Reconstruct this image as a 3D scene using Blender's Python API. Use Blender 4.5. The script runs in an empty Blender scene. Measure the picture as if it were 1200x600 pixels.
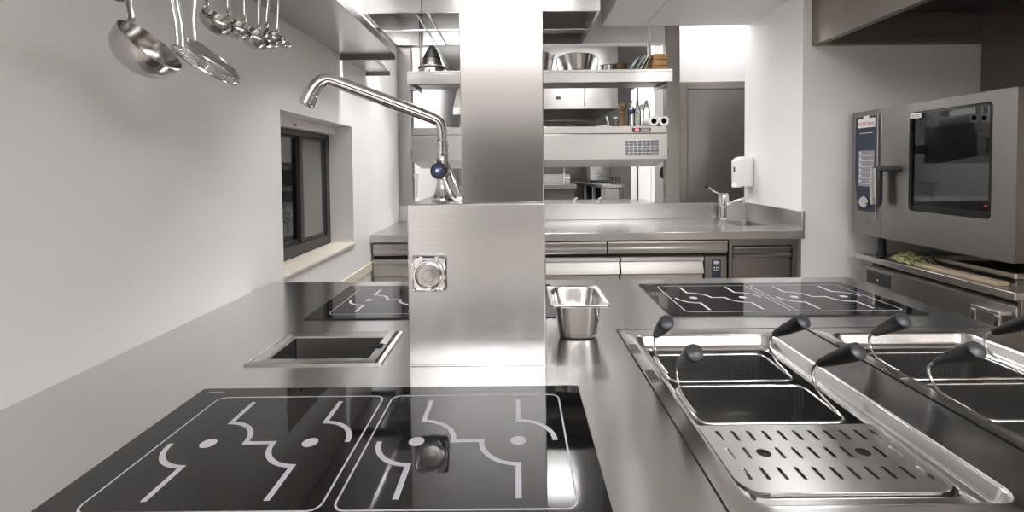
import bpy, bmesh, math, random
from mathutils import Vector, Matrix
random.seed(7)
SC = bpy.context.scene
COL = SC.collection
PI = math.pi

# ------------------------------------------------------------------ materials
def new_mat(name):
    m = bpy.data.materials.new(name); m.use_nodes = True
    nt = m.node_tree
    return m, nt, nt.nodes['Principled BSDF']

def plain(name, col, rough=.5, metal=0., spec=.5, coat=0.):
    m, nt, b = new_mat(name)
    b.inputs['Base Color'].default_value = (*col, 1)
    b.inputs['Roughness'].default_value = rough
    b.inputs['Metallic'].default_value = metal
    b.inputs['Specular IOR Level'].default_value = spec
    b.inputs['Coat Weight'].default_value = coat
    return m

def painted(name, col, rough=.6, var=.03, scale=2.5):
    m, nt, b = new_mat(name)
    n = nt.nodes.new('ShaderNodeTexNoise'); n.inputs['Scale'].default_value = scale
    n.inputs['Detail'].default_value = 5
    tc = nt.nodes.new('ShaderNodeTexCoord'); nt.links.new(tc.outputs['Object'], n.inputs['Vector'])
    r = nt.nodes.new('ShaderNodeValToRGB')
    r.color_ramp.elements[0].position = .3; r.color_ramp.elements[1].position = .7
    r.color_ramp.elements[0].color = (*[c*(1-var) for c in col], 1)
    r.color_ramp.elements[1].color = (*[min(1, c*(1+var)) for c in col], 1)
    nt.links.new(n.outputs['Fac'], r.inputs['Fac']); nt.links.new(r.outputs['Color'], b.inputs['Base Color'])
    b.inputs['Roughness'].default_value = rough
    return m

def steel(name, col=(.61, .60, .59), rough=.27, spread=(.04, .7, .71), aniso=.7, brush=(2, 160, 160), rvar=.025, bump=.0):
    """brushed stainless: anisotropic highlight stretched across the brushing"""
    m, nt, b = new_mat(name)
    b.inputs['Metallic'].default_value = 1
    N = nt.nodes.new; L = nt.links.new
    tc = N('ShaderNodeTexCoord')
    n2 = N('ShaderNodeTexNoise'); n2.inputs['Scale'].default_value = 3.0; n2.inputs['Detail'].default_value = 1.5
    L(tc.outputs['Object'], n2.inputs['Vector'])
    cr = N('ShaderNodeValToRGB'); cr.color_ramp.elements[0].position = .2; cr.color_ramp.elements[1].position = .8
    cr.color_ramp.elements[0].color = (*[c*.985 for c in col], 1); cr.color_ramp.elements[1].color = (*[c*1.015 for c in col], 1)
    L(n2.outputs['Fac'], cr.inputs['Fac']); L(cr.outputs['Color'], b.inputs['Base Color'])
    b.inputs['Roughness'].default_value = rough
    if aniso:
        b.inputs['Anisotropic'].default_value = aniso
        cv = N('ShaderNodeCombineXYZ')
        for i in range(3): cv.inputs[i].default_value = spread[i]
        L(cv.outputs[0], b.inputs['Tangent'])
    return m

def brushed_lines(name, amp, freq, **kw):
    m = steel(name, **kw); nt = m.node_tree; N = nt.nodes.new; L = nt.links.new
    b = nt.nodes['Principled BSDF']; src = b.inputs['Base Color'].links[0].from_socket
    tc = N('ShaderNodeTexCoord'); mp = N('ShaderNodeMapping'); mp.inputs['Scale'].default_value = freq
    n = N('ShaderNodeTexNoise'); n.inputs['Scale'].default_value = 1; n.inputs['Detail'].default_value = 2
    L(tc.outputs['Object'], mp.inputs['Vector']); L(mp.outputs['Vector'], n.inputs['Vector'])
    mr = N('ShaderNodeMapRange'); mr.inputs[1].default_value = .25; mr.inputs[2].default_value = .75
    mr.inputs[3].default_value = 1-amp; mr.inputs[4].default_value = 1+amp
    mx = N('ShaderNodeMix'); mx.data_type = 'RGBA'; mx.blend_type = 'MULTIPLY'; mx.inputs[0].default_value = 1
    L(n.outputs['Fac'], mr.inputs[0]); L(src, mx.inputs[6]); L(mr.outputs[0], mx.inputs[7]); L(mx.outputs[2], b.inputs['Base Color'])
    return m

def emissive(name, col, s):
    m, nt, b = new_mat(name)
    b.inputs['Base Color'].default_value = (.8, .8, .8, 1)
    b.inputs['Emission Color'].default_value = (*col, 1); b.inputs['Emission Strength'].default_value = s
    return m

def glass(name, tint=(1, 1, 1), gloss=1., rough=.0, ior=1.5):
    m, nt, b = new_mat(name)
    N = nt.nodes.new; L = nt.links.new
    out = nt.nodes['Material Output']
    t = N('ShaderNodeBsdfTransparent'); t.inputs['Color'].default_value = (*tint, 1)
    g = N('ShaderNodeBsdfGlossy'); g.inputs['Roughness'].default_value = rough
    fr = N('ShaderNodeFresnel'); fr.inputs['IOR'].default_value = ior
    mu = N('ShaderNodeMath'); mu.operation = 'MULTIPLY'; mu.inputs[1].default_value = gloss; mu.use_clamp = True
    mix = N('ShaderNodeMixShader')
    L(fr.outputs[0], mu.inputs[0]); L(mu.outputs[0], mix.inputs[0]); L(t.outputs[0], mix.inputs[1]); L(g.outputs[0], mix.inputs[2])
    L(mix.outputs[0], out.inputs['Surface'])
    return m

def perforated(name, pitch, hole, plane='xy', col=(.42, .41, .40), rough=.3):
    """steel sheet with a regular grid of round holes (object coordinates)"""
    m, nt, b = new_mat(name)
    N = nt.nodes.new; L = nt.links.new
    b.inputs['Metallic'].default_value = 1; b.inputs['Roughness'].default_value = rough
    b.inputs['Base Color'].default_value = (*col, 1)
    tc = N('ShaderNodeTexCoord'); sp = N('ShaderNodeSeparateXYZ'); L(tc.outputs['Object'], sp.inputs[0])
    geo = N('ShaderNodeNewGeometry')
    def cell(i):
        d = N('ShaderNodeMath'); d.operation = 'DIVIDE'; d.inputs[1].default_value = pitch; L(sp.outputs[i], d.inputs[0])
        f = N('ShaderNodeMath'); f.operation = 'FRACT'; L(d.outputs[0], f.inputs[0])
        s = N('ShaderNodeMath'); s.operation = 'SUBTRACT'; s.inputs[1].default_value = .5; L(f.outputs[0], s.inputs[0])
        q = N('ShaderNodeMath'); q.operation = 'MULTIPLY'; L(s.outputs[0], q.inputs[0]); L(s.outputs[0], q.inputs[1])
        return q
    cs = [cell(i) for i in range(3)]
    # distance within the cell, skipping the axis the sheet faces
    nm = N('ShaderNodeSeparateXYZ'); 
    vt = N('ShaderNodeVectorTransform'); vt.vector_type = 'NORMAL'; vt.convert_from = 'WORLD'; vt.convert_to = 'OBJECT'
    L(geo.outputs['True Normal'], vt.inputs[0]); L(vt.outputs[0], nm.inputs[0])
    tot = None
    for i in range(3):
        a = N('ShaderNodeMath'); a.operation = 'ABSOLUTE'; L(nm.outputs[i], a.inputs[0])
        lt = N('ShaderNodeMath'); lt.operation = 'LESS_THAN'; lt.inputs[1].default_value = .75; L(a.outputs[0], lt.inputs[0])
        mu = N('ShaderNodeMath'); mu.operation = 'MULTIPLY'; L(cs[i].outputs[0], mu.inputs[0]); L(lt.outputs[0], mu.inputs[1])
        if tot is None: tot = mu
        else:
            ad = N('ShaderNodeMath'); ad.operation = 'ADD'; L(tot.outputs[0], ad.inputs[0]); L(mu.outputs[0], ad.inputs[1]); tot = ad
    gt = N('ShaderNodeMath'); gt.operation = 'GREATER_THAN'; gt.inputs[1].default_value = hole*hole; L(tot.outputs[0], gt.inputs[0])
    L(gt.outputs[0], b.inputs['Alpha'])
    return m

M = {}
M['steel'] = steel('brushed_steel')
M['steel_side'] = steel('brushed_steel_upright', spread=(.03, .05, .99), brush=(160, 2, 160), rough=.3)
M['steel_worktop'] = steel('worktop_steel', col=(.68, .67, .665), rough=.22, brush=(3, 120, 120), rvar=.03)
M['steel_column'] = steel('column_steel', col=(.64, .62, .60), rough=.17, spread=(.03, .3, .95), aniso=.3, brush=(2, 120, 150))
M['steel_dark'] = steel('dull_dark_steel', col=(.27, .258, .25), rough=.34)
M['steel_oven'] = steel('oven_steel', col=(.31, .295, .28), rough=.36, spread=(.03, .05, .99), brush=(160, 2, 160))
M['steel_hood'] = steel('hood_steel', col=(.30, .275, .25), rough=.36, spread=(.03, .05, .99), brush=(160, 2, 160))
M['steel_bright'] = steel('bright_steel', col=(.70, .69, .68), rough=.14, aniso=.3, rvar=.04, bump=.0)
M['utensil'] = steel('utensil_steel', col=(.50, .49, .48), rough=.2, aniso=.3)
M['steel_unit'] = steel('display_unit_steel', col=(.50, .485, .465), rough=.36)
M['steel_box'] = brushed_lines('box_steel', .05, (6, 60, 210), col=(.60, .595, .59), rough=.27)
M['steel_post'] = steel('post_steel', col=(.40, .385, .37), rough=.3)
M['dull'] = steel('dull_strainer_steel', col=(.36, .345, .33), rough=.25, aniso=0)
M['chrome'] = plain('chrome', (.78, .78, .79), .06, 1)
M['wire'] = plain('polished_wire', (.72, .71, .70), .14, 1)
M['wall'] = painted('white_wall_paint', (.80, .79, .785), .55, .012, 1.2)
M['ceiling'] = painted('ceiling_paint', (.74, .735, .73), .6, .012, 1.2)
M['floor'] = painted('floor_tile', (.42, .36, .31), .45, .08, 3)
M['cream'] = painted('cream_stone', (.72, .66, .57), .5, .05, 9)
M['glass_black'] = plain('black_ceramic_glass', (.010, .009, .009), .035, 0, .5)
M['glass_black'].node_tree.nodes['Principled BSDF'].inputs['IOR'].default_value = 1.60
M['marking'] = plain('grey_ceramic_print', (.60, .59, .66), .4)
M['black_plastic'] = plain('black_plastic', (.022, .022, .024), .38)
M['grip'] = plain('charcoal_grip', (.009, .009, .010), .36)
M['grip_end'] = plain('grip_end_cap', (.05, .05, .06), .34)
M['black'] = plain('matt_black', (.008, .008, .008), .7)
M['shadow_gap'] = plain('black_gasket', (.012, .011, .01), .8)
M['anthracite'] = plain('anthracite_frame', (.045, .042, .043), .45)
M['navy'] = plain('navy_panel', (.022, .036, .062), .3)
M['white_plastic'] = plain('white_plastic', (.82, .82, .81), .35)
M['label_white'] = plain('label_paper', (.78, .77, .76), .5)
M['red'] = plain('red_print', (.45, .03, .04), .5)
M['ink'] = plain('dark_ink', (.05, .05, .05), .6)
M['blue'] = plain('blue_cap', (.03, .07, .22), .25)
M['screen'] = plain('grey_screen', (.30, .29, .32), .25)
M['screen_line'] = plain('pale_screen_line', (.62, .61, .64), .4)
M['red_led'] = emissive('red_digits', (1, .05, .05), 2.)
M['wood'] = painted('light_wood', (.50, .29, .12), .55, .25, 40)
M['wood_dark'] = painted('turned_wood', (.13, .07, .028), .3, .25, 30)
M['leaf'] = painted('leaf_green', (.23, .25, .08), .6, .3, 60)
M['stem'] = plain('pale_stem', (.48, .47, .25), .55)
M['card'] = plain('brown_card', (.36, .29, .20), .7)
M['bottle'] = glass('bottle_glass', (.93, .95, .93), 1.3, .02, 1.5)
M['pane'] = glass('window_pane', (.62, .60, .58), 1.5, .01, 1.5)
M['pane_frosted'] = plain('frosted_pane', (.20, .195, .18), .12, 0, .6)
M['oven_glass'] = glass('oven_glass', (.52, .50, .51), 2.4, .02, 1.5)
M['cavity'] = steel('oven_cavity_steel', col=(.42, .40, .39), rough=.3, aniso=0)
M['mesh'] = perforated('basket_mesh', .0042, .30)
M['perf'] = perforated('skimmer_mesh', .0075, .20, col=(.55, .54, .53))
M['lamp'] = emissive('lamp_diffuser', (1, .975, .95), 1.)
M['steel_vent'] = plain('vent_mesh', (.20, .20, .22), .45, .6)
M['oven_border'] = plain('oven_window_border', (.008, .008, .009), .25, 0, .35)
M['foil'] = plain('foil', (.62, .61, .60), .25, 1)
M['blue_grey'] = plain('blue_grey_plastic', (.20, .27, .34), .35)
M['paper'] = plain('paper', (.80, .79, .78), .7)

# ------------------------------------------------------------------ mesh building
def arc_pts(cx, cy, r, a0, a1, n):
    return [(cx+r*math.cos(a0+(a1-a0)*i/n), cy+r*math.sin(a0+(a1-a0)*i/n)) for i in range(n+1)]
def rrect(x0, x1, y0, y1, r, n=6):
    r = max(min(r, (x1-x0)/2-1e-5, (y1-y0)/2-1e-5), 1e-5)
    p = []
    for cx, cy, a in ((x1-r, y1-r, 0), (x0+r, y1-r, PI/2), (x0+r, y0+r, PI), (x1-r, y0+r, 1.5*PI)):
        p += arc_pts(cx, cy, r, a, a+PI/2, n)
    return p

class MB:
    def __init__(s): s.bm = bmesh.new()
    def box(s, x0, x1, y0, y1, z0, z1):
        v = [s.bm.verts.new(c) for c in ((x0,y0,z0),(x1,y0,z0),(x1,y1,z0),(x0,y1,z0),(x0,y0,z1),(x1,y0,z1),(x1,y1,z1),(x0,y1,z1))]
        for f in ((3,2,1,0),(4,5,6,7),(0,1,5,4),(1,2,6,5),(2,3,7,6),(3,0,4,7)): s.bm.faces.new([v[i] for i in f])
        return s
    def rings(s, rings, cap0=True, cap1=True, closed=True):
        R = [[s.bm.verts.new(p) for p in r] for r in rings]
        n = len(R[0])
        for a, b in zip(R, R[1:]):
            for i in range(n if closed else n-1):
                j = (i+1) % n
                s.bm.faces.new((a[i], a[j], b[j], b[i]))
        if cap0: s.bm.faces.new(list(reversed(R[0])))
        if cap1: s.bm.faces.new(R[-1])
        return s
    def loft(s, spec, cap0=True, cap1=True, n=6):
        """spec: (x0,x1,y0,y1,r,z) rounded rectangles"""
        return s.rings([[(x, y, q[5]) for x, y in rrect(*q[:5], n=n)] for q in spec], cap0, cap1)
    def prism(s, prof, axis, a, b):
        """prof of 2-D points extruded along an axis; x: (y,z), y: (x,z), z: (x,y)"""
        f = {'x': lambda p, t: (t, p[0], p[1]), 'y': lambda p, t: (p[0], t, p[1]), 'z': lambda p, t: (p[0], p[1], t)}[axis]
        return s.rings([[f(p, a) for p in prof], [f(p, b) for p in prof]])
    def lathe(s, prof, mat=None, seg=32, cap0=False, cap1=False):
        """prof (radius, height) spun about local z, then moved by mat"""
        mat = mat or Matrix.Identity(4)
        return s.rings([[mat @ Vector((r*math.cos(2*PI*i/seg), r*math.sin(2*PI*i/seg), z)) for i in range(seg)] for r, z in prof], cap0, cap1)
    def tube(s, pts, r, seg=10, closed=False, flat=None):
        """round (or flattened) bar along a path; r number or list"""
        P = [Vector(p) for p in pts]; n = len(P)
        rs = r if isinstance(r, (list, tuple)) else [r]*n
        T = []
        for i in range(n):
            a = P[(i-1) % n] if (closed or i) else P[i]; b = P[(i+1) % n] if (closed or i < n-1) else P[i]
            T.append((b-a).normalized())
        up = Vector((0, 0, 1)) if abs(T[0].z) < .9 else Vector((0, 1, 0))
        u = T[0].cross(up).normalized(); rg = []
        for i in range(n):
            u = (u - T[i]*u.dot(T[i])).normalized(); w = T[i].cross(u)
            k = flat or 1.
            rg.append([P[i] + (u*math.cos(2*PI*j/seg) + w*k*math.sin(2*PI*j/seg))*rs[i] for j in range(seg)])
        if closed: return s.rings(rg+[rg[0]], False, False)
        return s.rings(rg)
    def cyl(s, p0, p1, r0, r1=None, seg=24):
        return s.tube([p0, p1], [r0, r0 if r1 is None else r1], seg)
    def strip(s, pts, w, z):
        """flat ribbon in the xy plane; w number or list"""
        n = len(pts); ws = w if isinstance(w, (list, tuple)) else [w]*n
        L = []; R = []
        for i in range(n):
            a = Vector(pts[max(i-1, 0)]); b = Vector(pts[min(i+1, n-1)]); p = Vector(pts[i])
            if 0 < i < n-1:
                d1 = (p-a).normalized(); d2 = (b-p).normalized()
                n1 = Vector((-d1.y, d1.x)); n2 = Vector((-d2.y, d2.x)); m = (n1+n2)
                m = m.normalized() if m.length > 1e-6 else n1
                k = 1/max(m.dot(n1), .45)
            else:
                d = (b-a).normalized(); m = Vector((-d.y, d.x)); k = 1
            L.append(s.bm.verts.new((*(p+m*ws[i]*k/2), z))); R.append(s.bm.verts.new((*(p-m*ws[i]*k/2), z)))
        for i in range(n-1): s.bm.faces.new((L[i], R[i], R[i+1], L[i+1]))
        return s
    def plate(s, xs, ys, holes, z0, z1):
        """flat slab on a grid with rectangular holes (x0,x1,y0,y1)"""
        xs = sorted(set(xs)); ys = sorted(set(ys)); V = {}
        def v(x, y, z):
            if (x, y, z) not in V: V[(x, y, z)] = s.bm.verts.new((x, y, z))
            return V[(x, y, z)]
        def solid(i, j):
            if i < 0 or j < 0 or i >= len(xs)-1 or j >= len(ys)-1: return False
            cx = (xs[i]+xs[i+1])/2; cy = (ys[j]+ys[j+1])/2
            return not any(h[0] < cx < h[1] and h[2] < cy < h[3] for h in holes)
        for i in range(len(xs)-1):
            for j in range(len(ys)-1):
                if not solid(i, j): continue
                x0, x1, y0, y1 = xs[i], xs[i+1], ys[j], ys[j+1]
                s.bm.faces.new((v(x0,y0,z1), v(x1,y0,z1), v(x1,y1,z1), v(x0,y1,z1)))
                s.bm.faces.new((v(x0,y1,z0), v(x1,y1,z0), v(x1,y0,z0), v(x0,y0,z0)))
                for di, dj, a, b in ((-1,0,(x0,y1),(x0,y0)), (1,0,(x1,y0),(x1,y1)), (0,-1,(x0,y0),(x1,y0)), (0,1,(x1,y1),(x0,y1))):
                    if not solid(i+di, j+dj):
                        s.bm.faces.new((v(*a,z0), v(*b,z0), v(*b,z1), v(*a,z1)))
        return s
    def move(s, mat):
        bmesh.ops.transform(s.bm, matrix=mat, verts=s.bm.verts); return s
    def build(s, name, mat, parent=None, bevel=0, sharp=38, solid=0, recalc=True):
        bm = s.bm
        if recalc: bmesh.ops.recalc_face_normals(bm, faces=bm.faces)
        for f in bm.faces: f.smooth = len(f.verts) <= 6
        for e in bm.edges:
            if len(e.link_faces) == 2:
                e.smooth = e.calc_face_angle(0) < math.radians(sharp) and not any(len(f.verts) > 6 for f in e.link_faces)
        # origin of the mesh: the thing's base (parent) or its own bottom centre
        if parent is not None:
            off = world_of(parent)
        else:
            xs = [v.co for v in bm.verts]
            off = Vector(((min(c.x for c in xs)+max(c.x for c in xs))/2, (min(c.y for c in xs)+max(c.y for c in xs))/2, min(c.z for c in xs)))
        bmesh.ops.translate(bm, vec=-off, verts=bm.verts)
        me = bpy.data.meshes.new(name); bm.to_mesh(me); bm.free()
        me.materials.append(M[mat] if isinstance(mat, str) else mat)
        o = bpy.data.objects.new(name, me); COL.objects.link(o)
        if parent is not None: o.parent = parent
        else: o.location = off
        if solid:
            q = o.modifiers.new('thickness', 'SOLIDIFY'); q.thickness = solid; q.offset = 0
        if bevel:
            q = o.modifiers.new('edge', 'BEVEL'); q.width = bevel; q.segments = 2; q.limit_method = 'ANGLE'; q.angle_limit = math.radians(40)
            q.harden_normals = False
        return o

def world_of(o):
    v = Vector((0, 0, 0))
    while o is not None: v = v + o.location; o = o.parent
    return v
def tag(o, label=None, cat=None, group=None, kind=None):
    if label: o['label'] = label
    if cat: o['category'] = cat
    if group: o['group'] = group
    if kind: o['kind'] = kind
    return o
def thing(name, label, cat, loc=(0, 0, 0), group=None):
    o = bpy.data.objects.new(name, None); COL.objects.link(o)
    o.location = loc; o.empty_display_size = .05
    return tag(o, label, cat, group)
def struct(o): o['kind'] = 'structure'; return o
def kids(o): return [c for c in bpy.data.objects if c.parent == o]
def dup(o, label=None, loc=None, parent=None):
    c = o.copy(); COL.objects.link(c); c.parent = parent
    if label: c['label'] = label
    if loc is not None: c.location = loc
    for k in kids(o): dup(k, parent=c)
    return c
def box(name, mat, parent, *b, bevel=.002): return MB().box(*b).build(name, mat, parent, bevel)
def text(name, s, size, mat, parent, origin, xdir, ydir, depth=.0006):
    """lettering as a thin mesh lying in the plane of xdir, ydir"""
    cu = bpy.data.curves.new(name, 'FONT'); cu.body = s; cu.size = size; cu.align_x = 'CENTER'; cu.align_y = 'CENTER'; cu.extrude = depth
    tmp = bpy.data.objects.new(name+'_tmp', cu); COL.objects.link(tmp)
    dg = bpy.context.evaluated_depsgraph_get()
    me = bpy.data.meshes.new_from_object(tmp.evaluated_get(dg)); bpy.data.objects.remove(tmp)
    X = Vector(xdir).normalized(); Y = Vector(ydir).normalized(); Z = X.cross(Y)
    mt = Matrix((X, Y, Z)).transposed().to_4x4(); mt.translation = Vector(origin) - world_of(parent)
    me.transform(mt); me.name = name; me.materials.clear(); me.materials.append(M[mat])
    o = bpy.data.objects.new(name, me); COL.objects.link(o); o.parent = parent
    return o
def axis_mat(loc, n, xref=(1, 0, 0)):
    z = Vector(n).normalized(); x = Vector(xref)
    if abs(z.dot(x)) > .95: x = Vector((0, 1, 0))
    x = (x - z*x.dot(z)).normalized(); y = z.cross(x)
    m = Matrix((x, y, z)).transposed().to_4x4(); m.translation = Vector(loc); return m

ZT = .90                                     # worktop height
WX = -1.0                                    # left wall plane beyond the step
RX = 3.15                                    # right wall plane
CZ = 2.90                                    # ceiling

# ================================================================== the setting
struct(box('floor', 'floor', None, -1.5, 3.4, -5.2, 8.2, -.1, 0, bevel=0))
struct(box('ceiling', 'ceiling', None, -1.5, 3.4, -5.2, 8.2, CZ, CZ+.1, bevel=0))
struct(box('ceiling_dropped', 'ceiling', None, .72, RX, -5.0, 3.93, 2.52, CZ, bevel=0))
# left wall with the window recess
RY0, RY1, RZ0, RZ1 = 1.975, 2.83, .885, 1.603
w = MB()
w.box(-1.3, -.98, -5.2, 1.70, 0, CZ)
w.box(-1.3, WX, 1.70, RY0, 0, CZ); w.box(-1.3, WX, RY1, 8.2, 0, CZ)
w.box(-1.3, WX, RY0, RY1, 0, RZ0); w.box(-1.3, WX, RY0, RY1, RZ1, CZ)
struct(w.build('wall_left', 'wall'))
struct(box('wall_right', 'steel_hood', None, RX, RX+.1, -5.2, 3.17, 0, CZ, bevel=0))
struct(box('wall_inner', 'wall', None, 1.945, RX+.25, 3.175, 3.98, 0, CZ, bevel=0))
struct(box('wall_front', 'wall', None, -1.5, 3.4, -5.2, -5.1, 0, CZ, bevel=0))
struct(box('wall_back', 'wall', None, -1.5, 3.4, 8.1, 8.2, 0, CZ, bevel=0))
struct(MB().plate((1.30, 1.57, 2.2, 3.4), (4.40, 4.50), (), 0, CZ).build('wall_passage', 'wall'))
struct(box('trim_1', 'cream', None, WX, WX+.010, 1.85, 3.60, .655, .715, bevel=.002))
struct(box('trim_2', 'cream', None, -1.138, WX+.015, RY0, RY1, RZ0, RZ0+.016, bevel=.003))
struct(box('trim_3', 'ceiling', None, 1.075, 1.10, 1.5, 3.88, 2.508, 2.52, bevel=.002))
struct(box('unseen_shading_canopy', 'ceiling', None, -.97, 1.25, .6, 2.3, 2.36, 2.50, bevel=0))  # unseen canopy added above the island to shade the foreground
struct(box('unseen_dark_panel', 'anthracite', None, -.97, 3.1, -5.098, -5.05, 0, 2.05, bevel=0))  # unseen dark panel added behind the camera to darken the column's reflection
struct(box('trim_4', 'ceiling', None, -.998, 1.255, 3.94, 4.05, 2.385, CZ, bevel=.003))

# sliding window in the recess
wn = thing('window_1', 'dark framed sliding window in the left wall recess', 'window', (-1.16, RY0, RZ0)); struct(wn)
f = MB(); fx0, fx1 = -1.185, -1.14; zz0, zz1 = RZ0+.016, 1.555
f.box(fx0, fx1, RY0, RY0+.05, zz0, zz1); f.box(fx0, fx1, RY1-.05, RY1, zz0, zz1)
f.box(fx0, fx1, RY0+.05, RY1-.05, zz0, zz0+.055); f.box(fx0, fx1, RY0+.05, RY1-.05, zz1-.03, zz1)
f.build('window_frame', 'anthracite', wn, .002)
ym = 2.47
for (ya, yb, xo, pn) in ((RY0+.05, ym+.03, -1.178, 'pane'), (ym, RY1-.05, -1.160, 'pane_frosted')):
    s_ = MB(); t_ = .028
    s_.box(xo-.008, xo+.008, ya, ya+t_*1.4, zz0+.055, zz1-.03); s_.box(xo-.008, xo+.008, yb-t_, yb, zz0+.055, zz1-.03)
    s_.box(xo-.008, xo+.008, ya+t_*1.4, yb-t_, zz0+.055, zz0+.075); s_.box(xo-.008, xo+.008, ya+t_*1.4, yb-t_, zz1-.045, zz1-.03)
    sa = s_.build('sash', 'anthracite', wn, .002)
    MB().box(xo-.003, xo+.003, ya+t_*1.4, yb-t_, zz0+.075, zz1-.045).build('pane', pn, sa)
b_ = box('lintel_rail', 'white_plastic', wn, -1.185, -1.10, RY0, RY1, 1.556, RZ1, bevel=.004)
box('latch', 'black', b_, -1.102, -1.097, 2.30, 2.325, 1.564, 1.574, bevel=0)
struct(box('wall_shaft', 'cream', None, -1.9, -1.85, 1.5, 3.3, .3, 2.2, bevel=0))

# ceiling lamps and an added fill panel
lamp_src = {}
def lamp(label, x0, x1, y0, y1, z, s):
    # unseen ceiling and hood lamps, plus the added fill panel
    t = bpy.data.objects.new('unseen_ceiling_light', None); COL.objects.link(t); t.location = ((x0+x1)/2, (y0+y1)/2, z); struct(t)
    fr = MB().plate((x0, x0+.02, x1-.02, x1), (y0, y0+.02, y1-.02, y1), ((x0+.02, x1-.02, y0+.02, y1-.02),), z-.03, z)
    fr.build('frame', 'white_plastic', t, .002)
    m = lamp_src.get(s)
    if m is None: m = lamp_src[s] = emissive('lamp_diffuser_%g' % s, (1, .988, .98), s)
    MB().box(x0+.02, x1-.02, y0+.02, y1-.02, z-.022, z-.006).build('diffuser', m, t)
lamp('long ceiling lamp behind the camera over the front of the kitchen', -.9, .7, -2.9, -2.35, CZ, 15)
lamp('added fill panel behind the camera at the right, unseen', 1.0, 2.9, -3.2, -.7, 2.52, 5)  # unseen fill light added to brighten the left wall
lamp('ceiling lamp over the aisle before the back counter', -.45, .45, 2.55, 2.8, CZ, 32)
lamp('square lamp in the dropped ceiling above the right aisle', 1.25, 1.65, 2.0, 2.4, 2.52, 6)
lamp('bright ceiling panel of the far kitchen left of the column', -.9, .1, 4.75, 5.75, CZ, 9)
lamp('ceiling panel of the far kitchen right of the column', .55, 1.25, 4.25, 5.2, CZ, 4)
lamp('ceiling lamp in the passage above the steel door', 1.55, 2.2, 4.06, 4.3, CZ, 9)

# ================================================================== cooking island
isl = thing('cooking_island', 'long brushed steel cooking island in the foreground with hobs and pasta cookers', 'cooking island', (.16, 1.14, 0))
SX0, SX1, SY0, SY1 = -.622, -.322, 1.062, 1.252           # sink cut-out
P1, P2, P3, PY0, PY1 = .268, .786, 1.303, .47, 1.268
wt = MB().plate((-.9795, SX0, SX1, P1, P3, 1.312), (.45, PY0, SY0, SY1, PY1, 1.838), ((SX0, SX1, SY0, SY1), (P1, P3, PY0, PY1)), ZT-.05, ZT)
wt.build('worktop', 'steel_worktop', isl)
bd = MB()
bd.box(-.97, .25, .52, .54, .12, ZT-.05); bd.box(-.97, 1.29, 1.78, 1.80, .12, ZT-.05); bd.box(-.97, -.95, .54, 1.78, .12, ZT-.05)
bd.box(1.297, 1.310, .47, 1.78, .12, ZT-.05); bd.box(.25, 1.297, .452, .466, .12, ZT-.05)
bd.build('body_panel', 'steel', isl)
box('plinth', 'black_plastic', isl, -.93, 1.24, .56, 1.76, 0, .12)

# induction hobs
HW, HD = .763, .384
def hob_proto():
    t = thing('induction_hob', 'x', 'induction hob')
    MB().loft([(0, HW, 0, HD, .004, 0), (0, HW, 0, HD, .004, .003), (.0012, HW-.0012, .0012, HD-.0012, .004, .004)]).build('glass_plate', 'glass_black', t)
    z = .0042; yc = .1925
    for cx in (.2185, .5580):
        fr = MB(); p = rrect(cx-.161, cx+.161, .040, .345, .016)
        outer = rrect(cx-.1625, cx+.1625, .0385, .3465, .0175); inner = rrect(cx-.1595, cx+.1595, .0415, .3435, .0145)
        fr.rings([[(x, y, z) for x, y in outer], [(x, y, z) for x, y in inner]], False, False)
        fr.build('zone_outline', 'marking', t)
        mk = MB(); r = .060; W = .0085
        for dx in (-.083, .083):
            d = cx+dx
            mk.rings([[(d+.0125*math.cos(a*PI/14), yc+.0125*math.sin(a*PI/14), z) for a in range(28)]], False, True)
        l, rr = cx-.083, cx+.083
        def arc(c, a0, a1, n=14): return arc_pts(c, yc, r, a0, a1, n)
        def ws(k, path):                       # arcs swell a little in the middle
            return [W + (.003 if 2 < i < len(path)-2 else 0) for i in range(len(path))]
        p1 = arc(l, PI, 1.5*PI) + [(l, yc-.133)]
        p2 = [(l, yc+.133)] + arc(l, PI/2, 0) + arc(rr, PI, 1.5*PI) + [(rr, yc-.133)]
        p3 = [(rr, yc+.133)] + arc(rr, PI/2, 0)
        for p in (p1, p2, p3): mk.strip(p, W, z+.0002)
        mk.build('zone_marking', 'marking', t, recalc=False)
    lg = MB()
    for i in range(6):                          # tiny slanted maker's mark, too small to read
        x = .022+i*.0048
        lg.strip([(x, HD-.020), (x+.003, HD-.0145)], .0014, z); lg.strip([(x, HD-.0175), (x+.004, HD-.0168)], .0012, z)
    lg.build('maker_mark', 'marking', t, recalc=False)
    return t
h1 = hob_proto(); h1['label'] = 'large black induction hob in the front foreground, reflecting the steel column'
h1.location = (-.643, .553, ZT+.0003)
dup(h1, 'black induction hob left rear behind the sink, partly hidden by the column box', (-.641, 1.372, ZT+.0003))
dup(h1, 'black induction hob right rear behind the pasta cookers', (.455, 1.362, ZT+.0003))

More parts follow.
